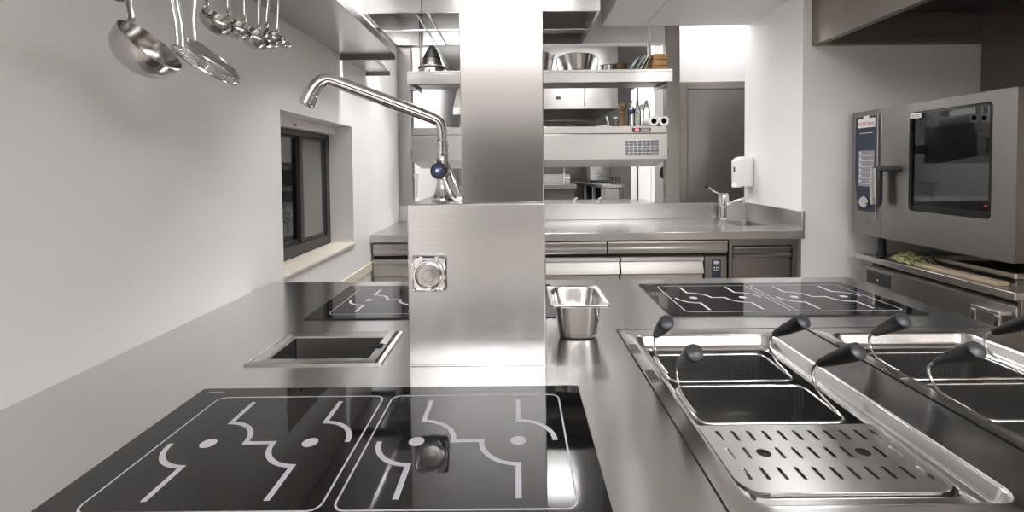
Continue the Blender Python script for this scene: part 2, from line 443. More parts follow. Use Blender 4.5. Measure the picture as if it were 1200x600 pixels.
# sink with sliding cover
sk = thing('inset_sink', 'small rectangular steel sink let into the island left of the column', 'sink', (-.47, 1.155, ZT))
ri = MB().loft([(-.632, -.316, 1.052, 1.260, .003, ZT+.0004), (-.632, -.316, 1.052, 1.260, .003, ZT+.004), (-.629, -.319, 1.055, 1.257, .003, ZT+.0055),
                (-.592, -.352, 1.078, 1.222, .004, ZT+.0055), (-.590, -.354, 1.080, 1.220, .004, ZT+.002)], False, False)
ri.build('rim', 'steel', sk)
MB().loft([(-.590, -.354, 1.080, 1.220, .004, ZT+.0018), (-.590, -.354, 1.080, 1.220, .008, ZT-.25), (-.58, -.364, 1.09, 1.21, .02, ZT-.27)], False, True).build('basin', 'steel_dark', sk)  # darker steel stands in for the dark reflections inside the basin
box('waste', 'black_plastic', sk, -.50, -.44, 1.13, 1.17, ZT-.2695, ZT-.266)
box('rim_strip', 'steel_bright', sk, -.629, -.622, 1.056, 1.256, ZT+.0056, ZT+.0072, bevel=.0005)
box('slot', 'black', sk, -.331, -.325, 1.055, 1.257, ZT+.0057, ZT+.0066, bevel=0)
box('overflow_clip', 'black', sk, -.372, -.340, 1.142, 1.160, ZT+.0057, ZT+.009, bevel=.001)
box('cover_edge', 'steel_bright', sk, -.352, -.333, 1.161, 1.255, ZT+.0058, ZT+.0085, bevel=.001)

# service column: box and upright
BX0, BX1, BY0, BY1, BZ = -.249, .063, 1.044, 1.305, 1.269
sc = thing('service_column', 'square brushed steel column rising from a wide box on the island', 'service column', (-.09, 1.15, ZT))
box('base_box', 'steel_box', sc, BX0, BX1, BY0, BY1, ZT+.0004, BZ, bevel=.003)
box('column', 'steel_column', sc, -.126, .0605, BY0+.002, 1.23, BZ+.0004, CZ, bevel=.002)
box('silicone_joint', 'steel_bright', sc, BX0, BX1, BY0-.004, BY0-.0004, ZT+.0004, ZT+.004, bevel=.001)

# socket with round flap
sx, sz, sy = -.1995, 1.113, BY0-.0008
so = thing('power_socket', 'square chrome power socket with round hinged lid on the column box', 'socket', (sx, sy, sz))
def fr_rings(ins): return [[(x, sy-d, z) for x, z in rrect(sx-.039+i, sx+.039-i, sz-.041+i, sz+.041-i, max(.008-i, .002))] for i, d in ins]
MB().rings(fr_rings(((0, 0), (0, .004), (.002, .006), (.004, .0045), (.006, .004)))).build('frame', 'chrome', so)
to_front = axis_mat((sx, sy-.0048, sz-.004), (0, -1, 0))
MB().lathe([(.0355, 0), (.0355, .006), (.034, .009), (.031, .009), (.030, .006)], to_front, 40).build('lid_ring', 'chrome', so)
MB().lathe([(.0298, .002), (.0298, .0065), (.026, .0078), (.025, .0070), (.014, .0074), (.013, .0086), (.0005, .0090)], to_front, 40).build('lid', 'utensil', so, sharp=20)
hg = MB().cyl((sx-.014, sy-.010, sz+.033), (sx+.014, sy-.010, sz+.033), .0042)
hg.box(sx-.022, sx-.013, sy-.010, sy-.004, sz+.027, sz+.039); hg.box(sx+.013, sx+.022, sy-.010, sy-.004, sz+.027, sz+.039)
hg.build('hinge', 'chrome', so, .001)
box('lid_catch', 'chrome', so, sx-.006, sx+.006, sy-.019, sy-.012, sz-.036, sz-.030, bevel=.001)
for dx in (-1, 1):
    for dz in (-1, 1):
        MB().lathe([(.0032, 0), (.0032, .0015), (.002, .0025), (.0002, .0027)], axis_mat((sx+dx*.0325, sy-.0042, sz+dz*.0345), (0, -1, 0)), 14).build('screw', 'steel_dark', so)

# swivel tap on the box
fx, fy = -.1872, 1.171
fa = thing('filling_faucet', 'tall chrome swivel faucet with long spout on top of the column box', 'faucet', (fx, fy, BZ))
MB().lathe([(.0005, .0006), (.030, .0006), (.030, .006), (.024, .012), (.018, .024), (.0145, .040), (.0135, .060)], Matrix.Translation((fx, fy, BZ)), 28).build('base', 'chrome', fa)
MB().lathe([(.0135, .058), (.019, .066), (.019, .090), (.0145, .098), (.0145, .112), (.016, .113), (.016, .118), (.0145, .119), (.0145, .135), (.016, .136), (.016, .141), (.0145, .142), (.0145, .148), (.012, .151), (.0105, .153)], Matrix.Translation((fx, fy, BZ)), 28).build('body', 'chrome', fa)
kn = axis_mat((fx-.004, fy-.017, BZ+.073), (-.12, -1, .05))
k_ = MB().lathe([(.0005, 0), (.0195, 0), (.0205, .004), (.0205, .014), (.018, .018), (.013, .0185), (.0005, .0185)], kn, 28).build('valve_knob', 'black_plastic', fa)
MB().lathe([(.0125, .0187), (.0125, .021), (.010, .0225), (.0005, .0228)], kn, 24).build('knob_cap', 'blue', k_)
MB().lathe([(.0045, .0229), (.0045, .0235), (.0003, .0236)], kn, 14).build('cap_badge', 'label_white', k_)
MB().tube([(fx+.006, fy-.026, BZ+.062), (fx+.012, fy-.028, BZ+.045), (fx+.020, fy-.030, BZ+.025), (fx+.027, fy-.031, BZ+.010), (fx+.034, fy-.030, BZ+.004)], [.006, .0065, .007, .0085, .007], 12).build('lever', 'chrome', fa)
MB().tube([(fx+.016, fy+.004, BZ+.080), (fx+.024, fy, BZ+.060), (fx+.034, fy-.004, BZ+.036), (fx+.042, fy-.006, BZ+.014)], [.005, .0055, .006, .005], 12).build('lever', 'chrome', fa)
MB().cyl((fx-.006, fy-.02, BZ+.098), (fx-.014, fy-.03, BZ+.096), .006).build('side_nut', 'chrome', fa)
# spout path: up, bend, long arm to the left and slightly forward, hook down
ctl = [(-.1870, 1.171, 1.418), (-.1872, 1.171, 1.446), (-.1930, 1.170, 1.466), (-.2077, 1.167, 1.4735), (-.2238, 1.163, 1.4800), (-.4213, 1.085, 1.5534), (-.4362, 1.078, 1.5562), (-.4515, 1.072, 1.5480), (-.4634, 1.067, 1.5311), (-.4693, 1.064, 1.5150)]
pth = [Vector(p) for p in ctl]
for _ in range(2):
    n_ = [pth[0]]
    for u, v in zip(pth, pth[1:]): n_ += [u.lerp(v, .25), u.lerp(v, .75)]
    pth = n_+[pth[-1]]
MB().tube(pth, [.0112+.0040*min(1, k/(.45*len(pth))) for k in range(len(pth))], 20).build('spout', 'chrome', fa)
d = (pth[-1]-pth[-2]).normalized()
MB().lathe([(.0154, 0), (.0172, .002), (.0172, .024), (.0155, .026), (.0125, .026), (.0120, .018)], axis_mat(pth[-1]-d*.004, d), 24).build('nozzle', 'chrome', fa)

# gastronorm pan
gp = thing('food_pan', 'small deep steel food pan standing on the island right of the column', 'food pan', (.156, 1.27, ZT))
x0, x1, y0, y1, zr = .083, .234, 1.168, 1.368, .998
def gi(i, r, z): return (x0+i, x1-i, y0+i, y1-i, r, z)
MB().loft([gi(.034, .03, ZT+.003), gi(.026, .034, ZT+.006), gi(.022, .038, ZT+.014), gi(.012, .043, zr-.006), gi(.010, .044, zr-.0015), gi(.0008, .012, zr), gi(0, .012, zr-.002), gi(0, .012, zr-.006),
           gi(.0012, .012, zr-.006), gi(.0012, .012, zr-.003), gi(.0105, .044, zr-.004), gi(.013, .042, zr-.010), gi(.023, .038, ZT+.013), gi(.027, .034, ZT+.004), gi(.036, .03, ZT+.0012)], n=8).build('food_pan_shell', 'steel_bright', gp)

# ================================================================== pasta cookers
def pasta_cooker(label, ox):
    t = thing('pasta_cooker', label, 'pasta cooker', (ox+.26, .87, ZT-.4))
    X0, X1 = ox+.0025, ox+.5145; Y0, Y1 = PY0+.002, PY1-.002
    hx0, hx1, hy0, hy1 = ox+.036, ox+.400, .600, 1.222
    def h(i, r, z): return (hx0+i, hx1-i, hy0+(i if i < .015 else i+.022), hy1-i, r, z)
    z = ZT+.0006
    MB().loft([(X0, X1, Y0, Y1, .001, ZT-.04), (X0, X1, Y0, Y1, .001, z-.001), (X0+.001, X1-.001, Y0+.001, Y1-.001, .001, z), h(-.006, .036, z), h(-.003, .034, z+.001), h(0, .032, z+.0005), h(.004, .030, z-.004), h(.008, .028, z-.020), h(.012, .026, z-.025),
               h(.026, .022, z-.026), h(.030, .02, z-.030), h(.030, .02, ZT-.22), h(.045, .03, ZT-.235)], False, True, n=8).build('tank', 'steel_worktop', t)
    s = MB()
    for p in ((X0-.002, X0+.0008, Y0, Y1), (X0, X1, Y1-.0008, Y1+.0015)):
        s.box(p[0], p[1], p[2], p[3], ZT-.01, ZT+.0010)
    s.build('joint', 'black', t)
    for y in (.955, 1.105):
        box('basket_rest', 'steel_dark', t, ox+.008, ox+.026, y, y+.05, z+.0004, z+.003, bevel=.001)
    return t
pasta_cooker('left pasta cooker, its tank holding two baskets and a slotted drain plate', P1)
pasta_cooker('right pasta cooker at the outer edge of the island', P2)

def basket_proto():
    """local origin: centre of the rim"""
    t = thing('pasta_basket', 'x', 'pasta basket')
    a, b, D = .136, .072, .15
    def r(i, rr, z): return (-a+i, a-i, -b+i, b-i, rr, z)
    sk_ = MB(); sk_.loft([r(.002, .02, -.001), r(.004, .02, -.05), r(.006, .02, -D+.012), r(.010, .022, -D+.003), r(.016, .02, -D)], False, True)
    sk_.build('mesh_body', 'mesh', t)
    MB().tube([(x, y, 0) for x, y in rrect(-a, a, -b, b, .022, 6)], .0032, 10, True).build('rim', 'wire', t)
    for s in (-1, 1):
        w_ = [(s*(a-.002), -b+.028, .005), (s*(a+.001), 0, .008), (s*(a+.003), .020, .013), (s*(a+.003), .036, .026), (s*(a+.004), .042, .045), (s*(a+.005), .036, .060), (s*(a+.006), .020, .070)]
        # smooth the bends
        q = [Vector(p) for p in w_]
        for _ in range(2):
            n_ = [q[0]]
            for u, v in zip(q, q[1:]): n_ += [u.lerp(v, .25), u.lerp(v, .75)]
            q = n_+[q[-1]]
        hd = MB().tube(q, .0030, 10).build('handle', 'wire', t)
        p0 = q[-1]; dr = Vector((s*.16 if s > 0 else .0, -.72, .52)).normalized()
        g = axis_mat(p0, dr)
        MB().lathe([(.0005, -.002), (.0075, -.002), (.0085, .004), (.0125, .035), (.0155, .075), (.0165, .092), (.0158, .098)], g, 24).build('grip', 'grip', hd)
        MB().lathe([(.0157, .0975), (.0155, .1005), (.013, .1025), (.0005, .103)], g, 24).build('grip_cap', 'grip_end', hd)
    return t
zb = ZT-.022
b0 = basket_proto(); b0['label'] = 'rear wire mesh basket in the left pasta cooker'; b0.location = (.468, 1.073, zb)
dup(b0, 'front wire mesh basket in the left pasta cooker, beside the drain plate', (.466, .907, zb))
dup(b0, 'rear wire mesh basket in the right pasta cooker', (.988, 1.073, zb))
dup(b0, 'front wire mesh basket in the right pasta cooker', (.986, .907, zb))
for o in [b0]+[x for x in bpy.data.objects if x.name.startswith('pasta_basket')]: o['group'] = 'mesh baskets in the pasta cookers'

# slotted drain plate
dp = thing('drain_plate', 'slotted flat steel drain plate with two finger holes in the left pasta cooker', 'drain plate', (.48, .748, ZT-.026))
def slot(cx, cy, w, l, n=6): return rrect(cx-w/2, cx+w/2, cy-l/2, cy+l/2, w/2, n)
px0, px1, py0, py1 = .323, .642, .655, .830
bm = bmesh.new()
def loop(pts, z):
    vs = [bm.verts.new((x, y, z)) for x, y in pts]
    return [bm.edges.new((vs[i], vs[(i+1) % len(vs)])) for i in range(len(vs))]
ed = loop([(px1, py1), (px0, py1)] + arc_pts(px0+.035, py0+.035, .035, PI, 1.5*PI, 8) + arc_pts(px1-.035, py0+.035, .035, 1.5*PI, 2*PI, 8), 0)
for row, yy in enumerate((.797, .748, .697)):
    for i in range(11):
        xx = .345 + i*.0272
        if row == 0: xx += .004
        if row == 2: xx += .002
        if row == 1 and i in (2, 8):
            ed += loop(arc_pts(xx, yy, .011, 0, 2*PI*23/24, 23), 0); continue
        if xx > px1-.012 or (row == 2 and (i == 0 or xx > px1-.02) and False): continue
        ed += loop(slot(xx, yy, .0062, .030), 0)
bmesh.ops.triangle_fill(bm, use_beauty=True, use_dissolve=False, edges=ed)
bmesh.ops.recalc_face_normals(bm, faces=bm.faces)
if sum(f.normal.z for f in bm.faces) < 0: bmesh.ops.reverse_faces(bm, faces=bm.faces)
ex = bmesh.ops.extrude_face_region(bm, geom=list(bm.faces))
bmesh.ops.translate(bm, vec=(0, 0, -.002), verts=[v for v in ex['geom'] if isinstance(v, bmesh.types.BMVert)])
bmesh.ops.translate(bm, vec=(0, 0, ZT-.0215), verts=bm.verts)
q = MB(); q.bm.free(); q.bm = bm
q.build('slotted_plate', 'steel', dp)
box('front_lip', 'wire', dp, px0+.036, px1-.036, py0-.0018, py0-.0002, ZT-.0265, ZT-.0212, bevel=.0006)
for xx in (.345, .62):
    box('foot_rail', 'steel', dp, xx-.012, xx+.012, .70, .80, ZT-.0262, ZT-.0238, bevel=0)

# ================================================================== utensils on the left rail
ws = thing('wall_shelf', 'wide steel shelf hung high along the left wall', 'shelf', (-.85, 1.6, 1.99))
box('shelf_board', 'steel', ws, -.975, -.682, .55, 1.69, 1.990, 2.03, bevel=.003)
box('shelf_board', 'steel', ws, -.995, -.682, 1.692, 2.64, 1.990, 2.03, bevel=.003)
box('end_lip', 'steel_dark', ws, -.995, -.682, 2.641, 2.655, 1.962, 2.032, bevel=.002)
for y in (.7, 1.7, 2.6):
    box('bracket', 'steel_dark', ws, -.975 if y < 1.69 else -.997, -.75, y, y+.012, 2.0305, 2.13, bevel=.001)
w2 = thing('wall_shelf', 'shorter steel shelf on the left wall, beyond the wide one', 'shelf', (-.88, 3.0, 1.985))
box('shelf_board', 'steel', w2, -.997, -.835, 2.70, 3.10, 1.985, 2.01, bevel=.003)
box('end_lip', 'steel_dark', w2, -.997, -.835, 3.101, 3.112, 1.965, 2.012, bevel=.002)
ra = thing('hanging_rail', 'dark steel rail under the wall shelf carrying the ladles', 'rail', (-.78, .95, 1.945))
box('rail_bar', 'steel_dark', ra, -.788, -.772, .56, 1.62, 1.946, 1.962, bevel=.001)
for y in (.60, 1.58): box('hanger', 'steel_dark', ra, -.786, -.774, y, y+.012, 1.9625, 1.9895, bevel=.001)

RAIL = -.78
def ladle(label, c, NB, R, wd=.007, flat=.3, deep=.72):
    """bowl of radius R round the rim centre c facing NB; the handle rises from its upper left edge to the rail"""
    NB = Vector(NB).normalized(); c = Vector(c)
    t = thing('ladle', label, 'ladle', c)
    left = (Vector((-1, 0, 0)) - NB*Vector((-1, 0, 0)).dot(NB)).normalized()
    hx, hy = (c + left*R).x, c.y
    m = axis_mat(c, NB, -left)
    pr = []
    for i in range(11):
        a = PI/2*i/10
        pr.append((max(R*math.sin(a)**.85, .0004), -R*deep*math.cos(a)**.8))
    inn = [(max(r-.0022, .0003), z+.0022) for r, z in reversed(pr[:-1])]
    MB().lathe(pr+[(R+.0008, .0004), (R-.0010, .0012)]+inn, m, 36).build('bowl', 'utensil', t)
    p0 = c + left*(R*.98)
    top = Vector((RAIL, hy, 1.9655))
    k = [p0 - NB*R*.12, p0 + left*.002 + NB*.006, Vector((hx, hy, p0.z+R*.42)), Vector((hx, hy, p0.z+R*1.0)), Vector((RAIL*.8+hx*.2, hy, 1.90)), top+Vector((0, -.012, -.012)), top+Vector((0, -.004, .004)), top+Vector((0, .010, 0))]
    q = [Vector(p) for p in k]
    for _ in range(2):
        n_ = [q[0]]
        for u, v in zip(q, q[1:]): n_ += [u.lerp(v, .25), u.lerp(v, .75)]
        q = n_+[q[-1]]
    MB().tube(q, wd, 12, flat=flat).build('handle', 'utensil', t)
    return t
def hang(px, Y, z): return ((px-606)/545*Y, Y, z)
ladle('large steel ladle, the biggest hanging at the left', hang(182, .90, 1.590), (.75, .02, .66), .060, .0095, .25, .95)
ladle('ladle hanging first from the left with only its bowl bottom in view', hang(88, .74, 1.662), (.70, -.12, .70), .036, .006, .4)
ladle('ladle hanging second from the left, cut by the top edge, beside the large ladle handle', hang(139, .82, 1.672), (.70, -.12, .70), .028, .005, .5)
for px, py, hy, R, lab in ((261, 25, 1.20, .040, 'steel ladle just right of the skimmers, the first of the right group'),
                           (284, 33, 1.28, .037, 'second steel ladle of the right group, behind the first'),
                           (304, 43, 1.36, .043, 'third steel ladle of the right group, hanging lowest'),
                           (317, 47, 1.435, .033, 'fourth steel ladle of the right group'),
                           (325, 44, 1.495, .031, 'fifth steel ladle of the right group'),
                           (336, 49, 1.555, .026, 'rightmost small steel ladle on the rail')):
    ladle(lab, hang(px, hy, 1.35+(198.5-py)/545*hy), (.736, -.2, .647), R, .0055, .6, .80)

def skimmer(label, c, n, R, wire):
    c = Vector(c); n = Vector(n).normalized(); hy = c.y
    t = thing('skimmer', label, 'skimmer', c)
    left = (Vector((-1, 0, 0)) - n*Vector((-1, 0, 0)).dot(n)).normalized()
    hx = (c+left*R).x+.004
    m = axis_mat(c, n, -left)
    if wire:
        mb = MB()
        for k in range(1, 9): mb.tube([m @ Vector((R*k/9*math.cos(a*PI/18), R*k/9*math.sin(a*PI/18), -.016*(1-(k/9)**2))) for a in range(36)], .0011, 6, True)
        for k in range(12):
            a = k*PI/6; mb.tube([m @ Vector((R*u*math.cos(a), R*u*math.sin(a), -.016*(1-u*u))) for u in (.08, .3, .55, .8, 1)], .0012, 6)
        mb.build('wire_mesh', 'wire', t)
    else:
        prm = [(.0004+R*k/10, -.016*(1-(k/10)**2)) for k in range(11)]
        MB().lathe(prm, m, 40).build('perforated_dish', 'perf', t)
    MB().tube([m @ Vector((R*math.cos(a*PI/20), R*math.sin(a*PI/20), 0)) for a in range(40)], .0026, 8, True).build('rim', 'wire', t)
    p0 = c + left*R
    hb = MB()
    for off in ((-.006, .006) if wire else (0,)):
        o_ = Vector((off, 0, 0)); q = [p0+o_, Vector((hx-.004, hy, p0.z+.018))+o_, Vector((hx-.006, hy, p0.z+.05))+o_, Vector((RAIL*.8+hx*.2, hy, 1.90))+o_, Vector((RAIL, hy-.014, 1.955))+o_, Vector((RAIL, hy-.006, 1.9652))+o_, Vector((RAIL, hy+.012, 1.9652))+o_]
        hb.tube(q, .0034 if wire else .0062, 10, flat=None if wire else .35)
    hb.build('handle', 'wire', t)
skimmer('wire spider skimmer with double wire handle, hanging right of the large ladle', hang(246, 1.02, 1.578), (.585, -.025, .81), .068, True)
skimmer('perforated round skimmer hanging behind the wire skimmer', hang(254, 1.165, 1.624), (.70, .02, .71), .068, False)

# ================================================================== back counter
CY0, CY1, CX0, CX1 = 3.13, 3.935, -.998, 1.942
bw = thing('back_worktop', 'long steel worktop with upstand along the pass at the back', 'worktop', (.47, 3.5, ZT-.05))
KX0, KX1, KY0, KY1 = 1.62, 1.86, 3.40, 3.76
MB().plate((CX0, KX0, KX1, CX1), (CY0, KY0, KY1, CY1), ((KX0, KX1, KY0, KY1),), ZT-.053, ZT).build('slab', 'steel', bw, .003)
box('upstand', 'steel', bw, CX0, CX1, CY1-.03, CY1, ZT+.0003, 1.035, bevel=.003)
box('side_upstand', 'steel', bw, CX1-.02, CX1, CY0, CY1-.031, ZT+.0003, 1.035, bevel=.003)
MB().loft([(KX0-.012, KX1+.012, KY0-.012, KY1+.012, .02, ZT+.0004), (KX0-.010, KX1+.010, KY0-.010, KY1+.010, .02, ZT+.002), (KX0+.004, KX1-.004, KY0+.004, KY1-.004, .03, ZT+.001), (KX0+.006, KX1-.006, KY0+.006, KY1-.006, .03, ZT-.14), (KX0+.03, KX1-.03, KY0+.03, KY1-.03, .03, ZT-.16)], False, True).build('basin', 'steel', bw)

FY = 3.165
fc = thing('refrigerated_counter', 'low refrigerated steel counter with two rows of drawers under the worktop', 'refrigerated counter', (.2, 3.5, 0))
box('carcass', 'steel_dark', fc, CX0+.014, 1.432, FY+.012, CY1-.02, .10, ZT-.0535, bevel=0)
for x in (-.9, .2, 1.35):
    for y in (3.25, 3.8): MB().cyl((x, y, 0), (x, y, .0995), .02).build('leg', 'steel', fc)
def front(x0, x1, pr, name='drawer', mat='steel_unit'): return MB().prism(pr, 'x', x0, x1).build(name, mat, fc, .0015)
top_prof = [(FY+.010, .836), (FY-.018, .836), (FY-.022, .826), (FY-.012, .806), (FY-.012, .798), (FY-.020, .788), (FY-.020, .772), (FY-.006, .752), (FY+.010, .752)]
low_prof = [(FY+.010, .730), (FY-.030, .730), (FY-.032, .704), (FY-.006, .700), (FY-.034, .622), (FY-.034, .616), (FY-.004, .604), (FY-.004, .30), (FY+.010, .30)]
box('shadow_gap', 'shadow_gap', fc, CX0+.015, 1.430, FY+.0095, FY+.0118, .12, ZT-.055, bevel=0)
for a, b in ((-.985, -.36), (-.352, .605), (.614, 1.428)): front(a, b, top_prof)
for a, b in ((-.985, -.30), (-.292, .690), (.701, 1.262)): front(a, b, low_prof)
cp = box('control_panel', 'steel_dark', fc, 1.278, 1.428, FY-.004, FY+.009, .30, .728)
box('panel_inset', 'navy', cp, 1.325, 1.388, FY-.0062, FY-.0042, .58, .705, bevel=.001)
box('display', 'screen_line', cp, 1.337, 1.375, FY-.0075, FY-.0063, .676, .696, bevel=0)
for i in range(3):
    for j in range(2): box('button', 'screen_line', cp, 1.337+i*.015, 1.346+i*.015, FY-.0078, FY-.0063, .628+j*.018, .638+j*.018, bevel=.0005)

dc = thing('drawer_cabinet', 'narrow dark steel drawer cabinet at the right end of the back counter', 'cabinet', (1.66, 3.5, 0))
cb = MB(); cb.box(1.442, 1.468, FY-.002, CY1-.02, .10, ZT-.0535); cb.box(1.875, 1.905, FY-.002, CY1-.02, .10, ZT-.0535); cb.box(1.468, 1.875, FY+.02, KY0-.02, .10, .72); cb.box(1.468, 1.875, 3.80, CY1-.02, .10, ZT-.0535); cb.box(1.468, 1.875, FY, FY+.015, .80, ZT-.0535)
cb.build('carcass', 'steel_dark', dc)
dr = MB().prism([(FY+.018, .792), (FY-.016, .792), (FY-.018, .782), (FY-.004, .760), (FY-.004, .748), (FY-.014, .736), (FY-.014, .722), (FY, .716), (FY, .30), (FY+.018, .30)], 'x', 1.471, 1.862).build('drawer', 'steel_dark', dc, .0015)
box('drawer_stop', 'black', dc, 1.863, 1.8745, FY-.01, FY+.018, .71, .79, bevel=0)
for x in (1.48, 1.89):
    for y in (3.25, 3.85): MB().cyl((x, y, 0), (x, y, .0995), .016).build('leg', 'steel', dc)

# elbow tap at the small basin
tx, ty = 1.70, 3.83
tp = thing('elbow_tap', 'chrome basin tap with long black tipped elbow lever on the back counter', 'tap', (tx, ty, ZT))
MB().lathe([(.0005, .0006), (.036, .0006), (.036, .008), (.026, .014), (.028, .10), (.032, .11), (.042, .118), (.042, .205), (.036, .222), (.0005, .226)], Matrix.Translation((tx, ty, ZT)), 24).build('body', 'chrome', tp)
MB().tube([(tx+.01, ty-.02, ZT+.125), (tx+.06, ty-.07, ZT+.155), (tx+.115, ty-.125, ZT+.178)], [.014, .013, .013], 14).build('spout', 'chrome', tp)
MB().cyl((tx+.112, ty-.122, ZT+.192), (tx+.112, ty-.122, ZT+.150), .0165).build('aerator', 'chrome', tp)
lv = MB().tube([(tx-.01, ty-.005, ZT+.205), (tx-.05, ty-.02, ZT+.218), (tx-.10, ty-.035, ZT+.243), (tx-.145, ty-.05, ZT+.272)], [.010, .007, .0065, .0065], 12).build('lever', 'chrome', tp)
MB().lathe([(.0005, -.004), (.010, 0), (.020, .016), (.021, .030), (.014, .046), (.0005, .052)], axis_mat((tx-.143, ty-.049, ZT+.270), (-.8, -.27, .54)), 20).build('lever_tip', 'black_plastic', lv)

# soap dispenser on the inner wall
sd = thing('soap_dispenser', 'white plastic soap dispenser fixed on the wall above the small basin', 'soap dispenser', (1.89, 3.875, 1.16))
MB().loft([(1.825, 1.9435, 3.810, 3.940, .03, 1.175), (1.812, 1.9435, 3.800, 3.950, .03, 1.20), (1.810, 1.9435, 3.800, 3.950, .03, 1.385), (1.835, 1.9435, 3.810, 3.940, .03, 1.412), (1.86, 1.9435, 3.825, 3.925, .03, 1.42)]).build('housing', 'white_plastic', sd)
box('sight_window', 'ink', sd, 1.8088, 1.8115, 3.862, 3.888, 1.29, 1.335, bevel=.001)
MB().loft([(1.80, 1.86, 3.835, 3.915, .02, 1.165), (1.80, 1.86, 3.835, 3.915, .02, 1.19), (1.822, 1.86, 3.845, 3.905, .015, 1.225)]).build('push_button', 'white_plastic', sd)

# ================================================================== posts, pass shelf, refrigerated unit
for a, b, lab in ((-.995, -.885, 'square steel post at the left end of the pass'), (1.262, 1.378, 'square steel post at the right end of the pass')):
    t = thing('steel_post', lab, 'post', ((a+b)/2, 3.96, 0))
    box('post_shaft', 'steel_post', t, a, b, 3.9365, 4.02, .004, 2.3695 if a < 0 else CZ, bevel=.003)
    box('foot_plate', 'steel_dark', t, a-.01 if a > 0 else a, b+.01, 3.9365, 4.05, 0, .0039, bevel=0)
SHZ0, SHZ1 = 1.975, 2.07
ps = thing('pass_shelf', 'long steel shelf hung above the pass carrying pots and a conical strainer', 'shelf', (.17, 3.7, SHZ0))
s_ = MB(); s_.box(-.81, 1.165, 3.48, 3.92, SHZ1-.02, SHZ1); s_.box(-.81, 1.165, 3.48, 3.498, SHZ0, SHZ1-.02); s_.box(-.81, -.792, 3.498, 3.92, SHZ0, SHZ1-.02); s_.box(1.147, 1.165, 3.498, 3.92, SHZ0, SHZ1-.02); s_.box(-.792, 1.147, 3.90, 3.92, SHZ0+.03, SHZ1-.02)
s_.build('shelf_board', 'steel', ps, .002)
box('lamp_channel', 'steel_dark', ps, -.76, 1.11, 3.60, 3.80, SHZ0+.012, SHZ1-.0205)
for x in (-.785, 1.10):
    MB().cyl((x, 3.87, SHZ1+.0003), (x, 3.87, 2.5995 if x < .7 else 2.5195), .014).build('hanger_rod', 'white_plastic' if x > 0 else 'steel_dark', ps)
for x0_, x1_ in ((-.884, -.811), (1.166, 1.261)): box('bracket', 'steel_dark', ps, x0_, x1_, 3.89, 3.934, SHZ0+.02, SHZ1-.02)
GT = 1.648
ru = thing('refrigerated_display', 'steel refrigerated unit with vent grille and red digits hung over the pass', 'refrigerated unit', (.17, 3.7, 1.34))
MB().prism([(3.45, 1.400), (3.45, 1.588), (3.475, 1.592), (3.475, GT), (3.90, GT), (3.90, 1.345), (3.78, 1.345)], 'x', -.775, 1.118).build('housing', 'steel_unit', ru, .002)
box('seam', 'shadow_gap', ru, -.775, 1.118, 3.4725, 3.4748, 1.592, 1.597, bevel=0)
gr = box('vent_grille', 'steel', ru, .795, 1.055, 3.446, 3.4495, 1.425, 1.545, bevel=.001)
for i in range(8):
    for j in range(5): box('vent_slot', 'steel_vent', gr, .801+i*.0315, .829+i*.0315, 3.4435, 3.4459, 1.4295+j*.0225, 1.449+j*.0225, bevel=.001)
dz_ = box('control_strip', 'black_plastic', ru, .86, 1.0, 3.4715, 3.4745, 1.603, 1.634, bevel=.001)
text('digits', '3.0', .026, 'red_led', dz_, (.895, 3.4708, 1.618), (1, 0, 0), (0, 0, 1))
box('keys', 'screen', dz_, .925, .99, 3.4702, 3.4714, 1.608, 1.629, bevel=.001)
for x0_, x1_ in ((-.884, -.776), (1.119, 1.261)): box('bracket', 'steel_dark', ru, x0_, x1_, 3.87, 3.934, 1.43, 1.50)

# things on the pass shelf
def spun(name, label, cat, x, y, z, prof, mat, group=None, seg=36, part='shell'):
    t = thing(name, label, cat, (x, y, z), group)
    MB().lathe(prof, Matrix.Translation((x, y, z)), seg).build(part, mat, t)
    return t
z = SHZ1+.0004
ch = thing('conical_strainer', 'nested steel conical strainers upside down on the shelf left of the column', 'strainer', (-.655, 3.66, z))
MB().lathe([(.128, 0), (.128, .010), (.116, .014), (.100, .058), (.097, .060)], Matrix.Translation((-.655, 3.66, z))).build('outer_cone', 'dull', ch, sharp=14)
MB().lathe([(.112, .056), (.112, .066), (.098, .068), (.068, .135), (.064, .140)], Matrix.Translation((-.655, 3.66, z))).build('middle_cone', 'dull', ch, sharp=14)
MB().lathe([(.074, .134), (.070, .142), (.040, .200), (.034, .206), (.016, .232), (.0004, .238)], Matrix.Translation((-.655, 3.66, z))).build('inner_cone', 'dull', ch, sharp=14)
MB().tube([(-.655, 3.545, z+.016), (-.655, 3.525, z+.018), (-.66, 3.51, z+.018)], .010, 10).build('handle_stub', 'steel_bright', ch)
def pot(label, x, y, r0, r1, h, handles=True):
    t = thing('cooking_pot', label, 'pot', (x, y, z))
    MB().lathe([(.0005, .0004), (r0, .0004), (r0+.004, .004), (r1, h-.003), (r1+.006, h), (r1-.002, h), (r0-.002, .006), (.0005, .004)], Matrix.Translation((x, y, z)), 36).build('shell', 'utensil', t, sharp=14)
    if handles:
        for s in (-1, 1):
            MB().tube([(x+s*(r1-.004), y-.03, z+h-.008), (x+s*(r1+.026), y-.03, z+h-.016), (x+s*(r1+.012), y-.03, z+.03), (x+s*(r0+.028), y-.03, z+.006)], .0055, 8).build('handle', 'wire', t)
    return t
pot('tall dark pot on the pass shelf, half hidden by the column', .165, 3.68, .105, .135, .150, False)
pot('flared steel pot with two wire handles on the pass shelf', .475, 3.66, .10, .140, .135)
pot('small steel pot on the pass shelf beside the wooden bowl', .715, 3.66, .048, .056, .066, False)
spun('wooden_bowl', 'small brown wooden bowl on the pass shelf', 'bowl', .815, 3.66, z, [(.0005, .0005), (.035, .0005), (.045, .02), (.052, .075), (.047, .075), (.04, .02), (.0005, .01)], 'wood_dark')
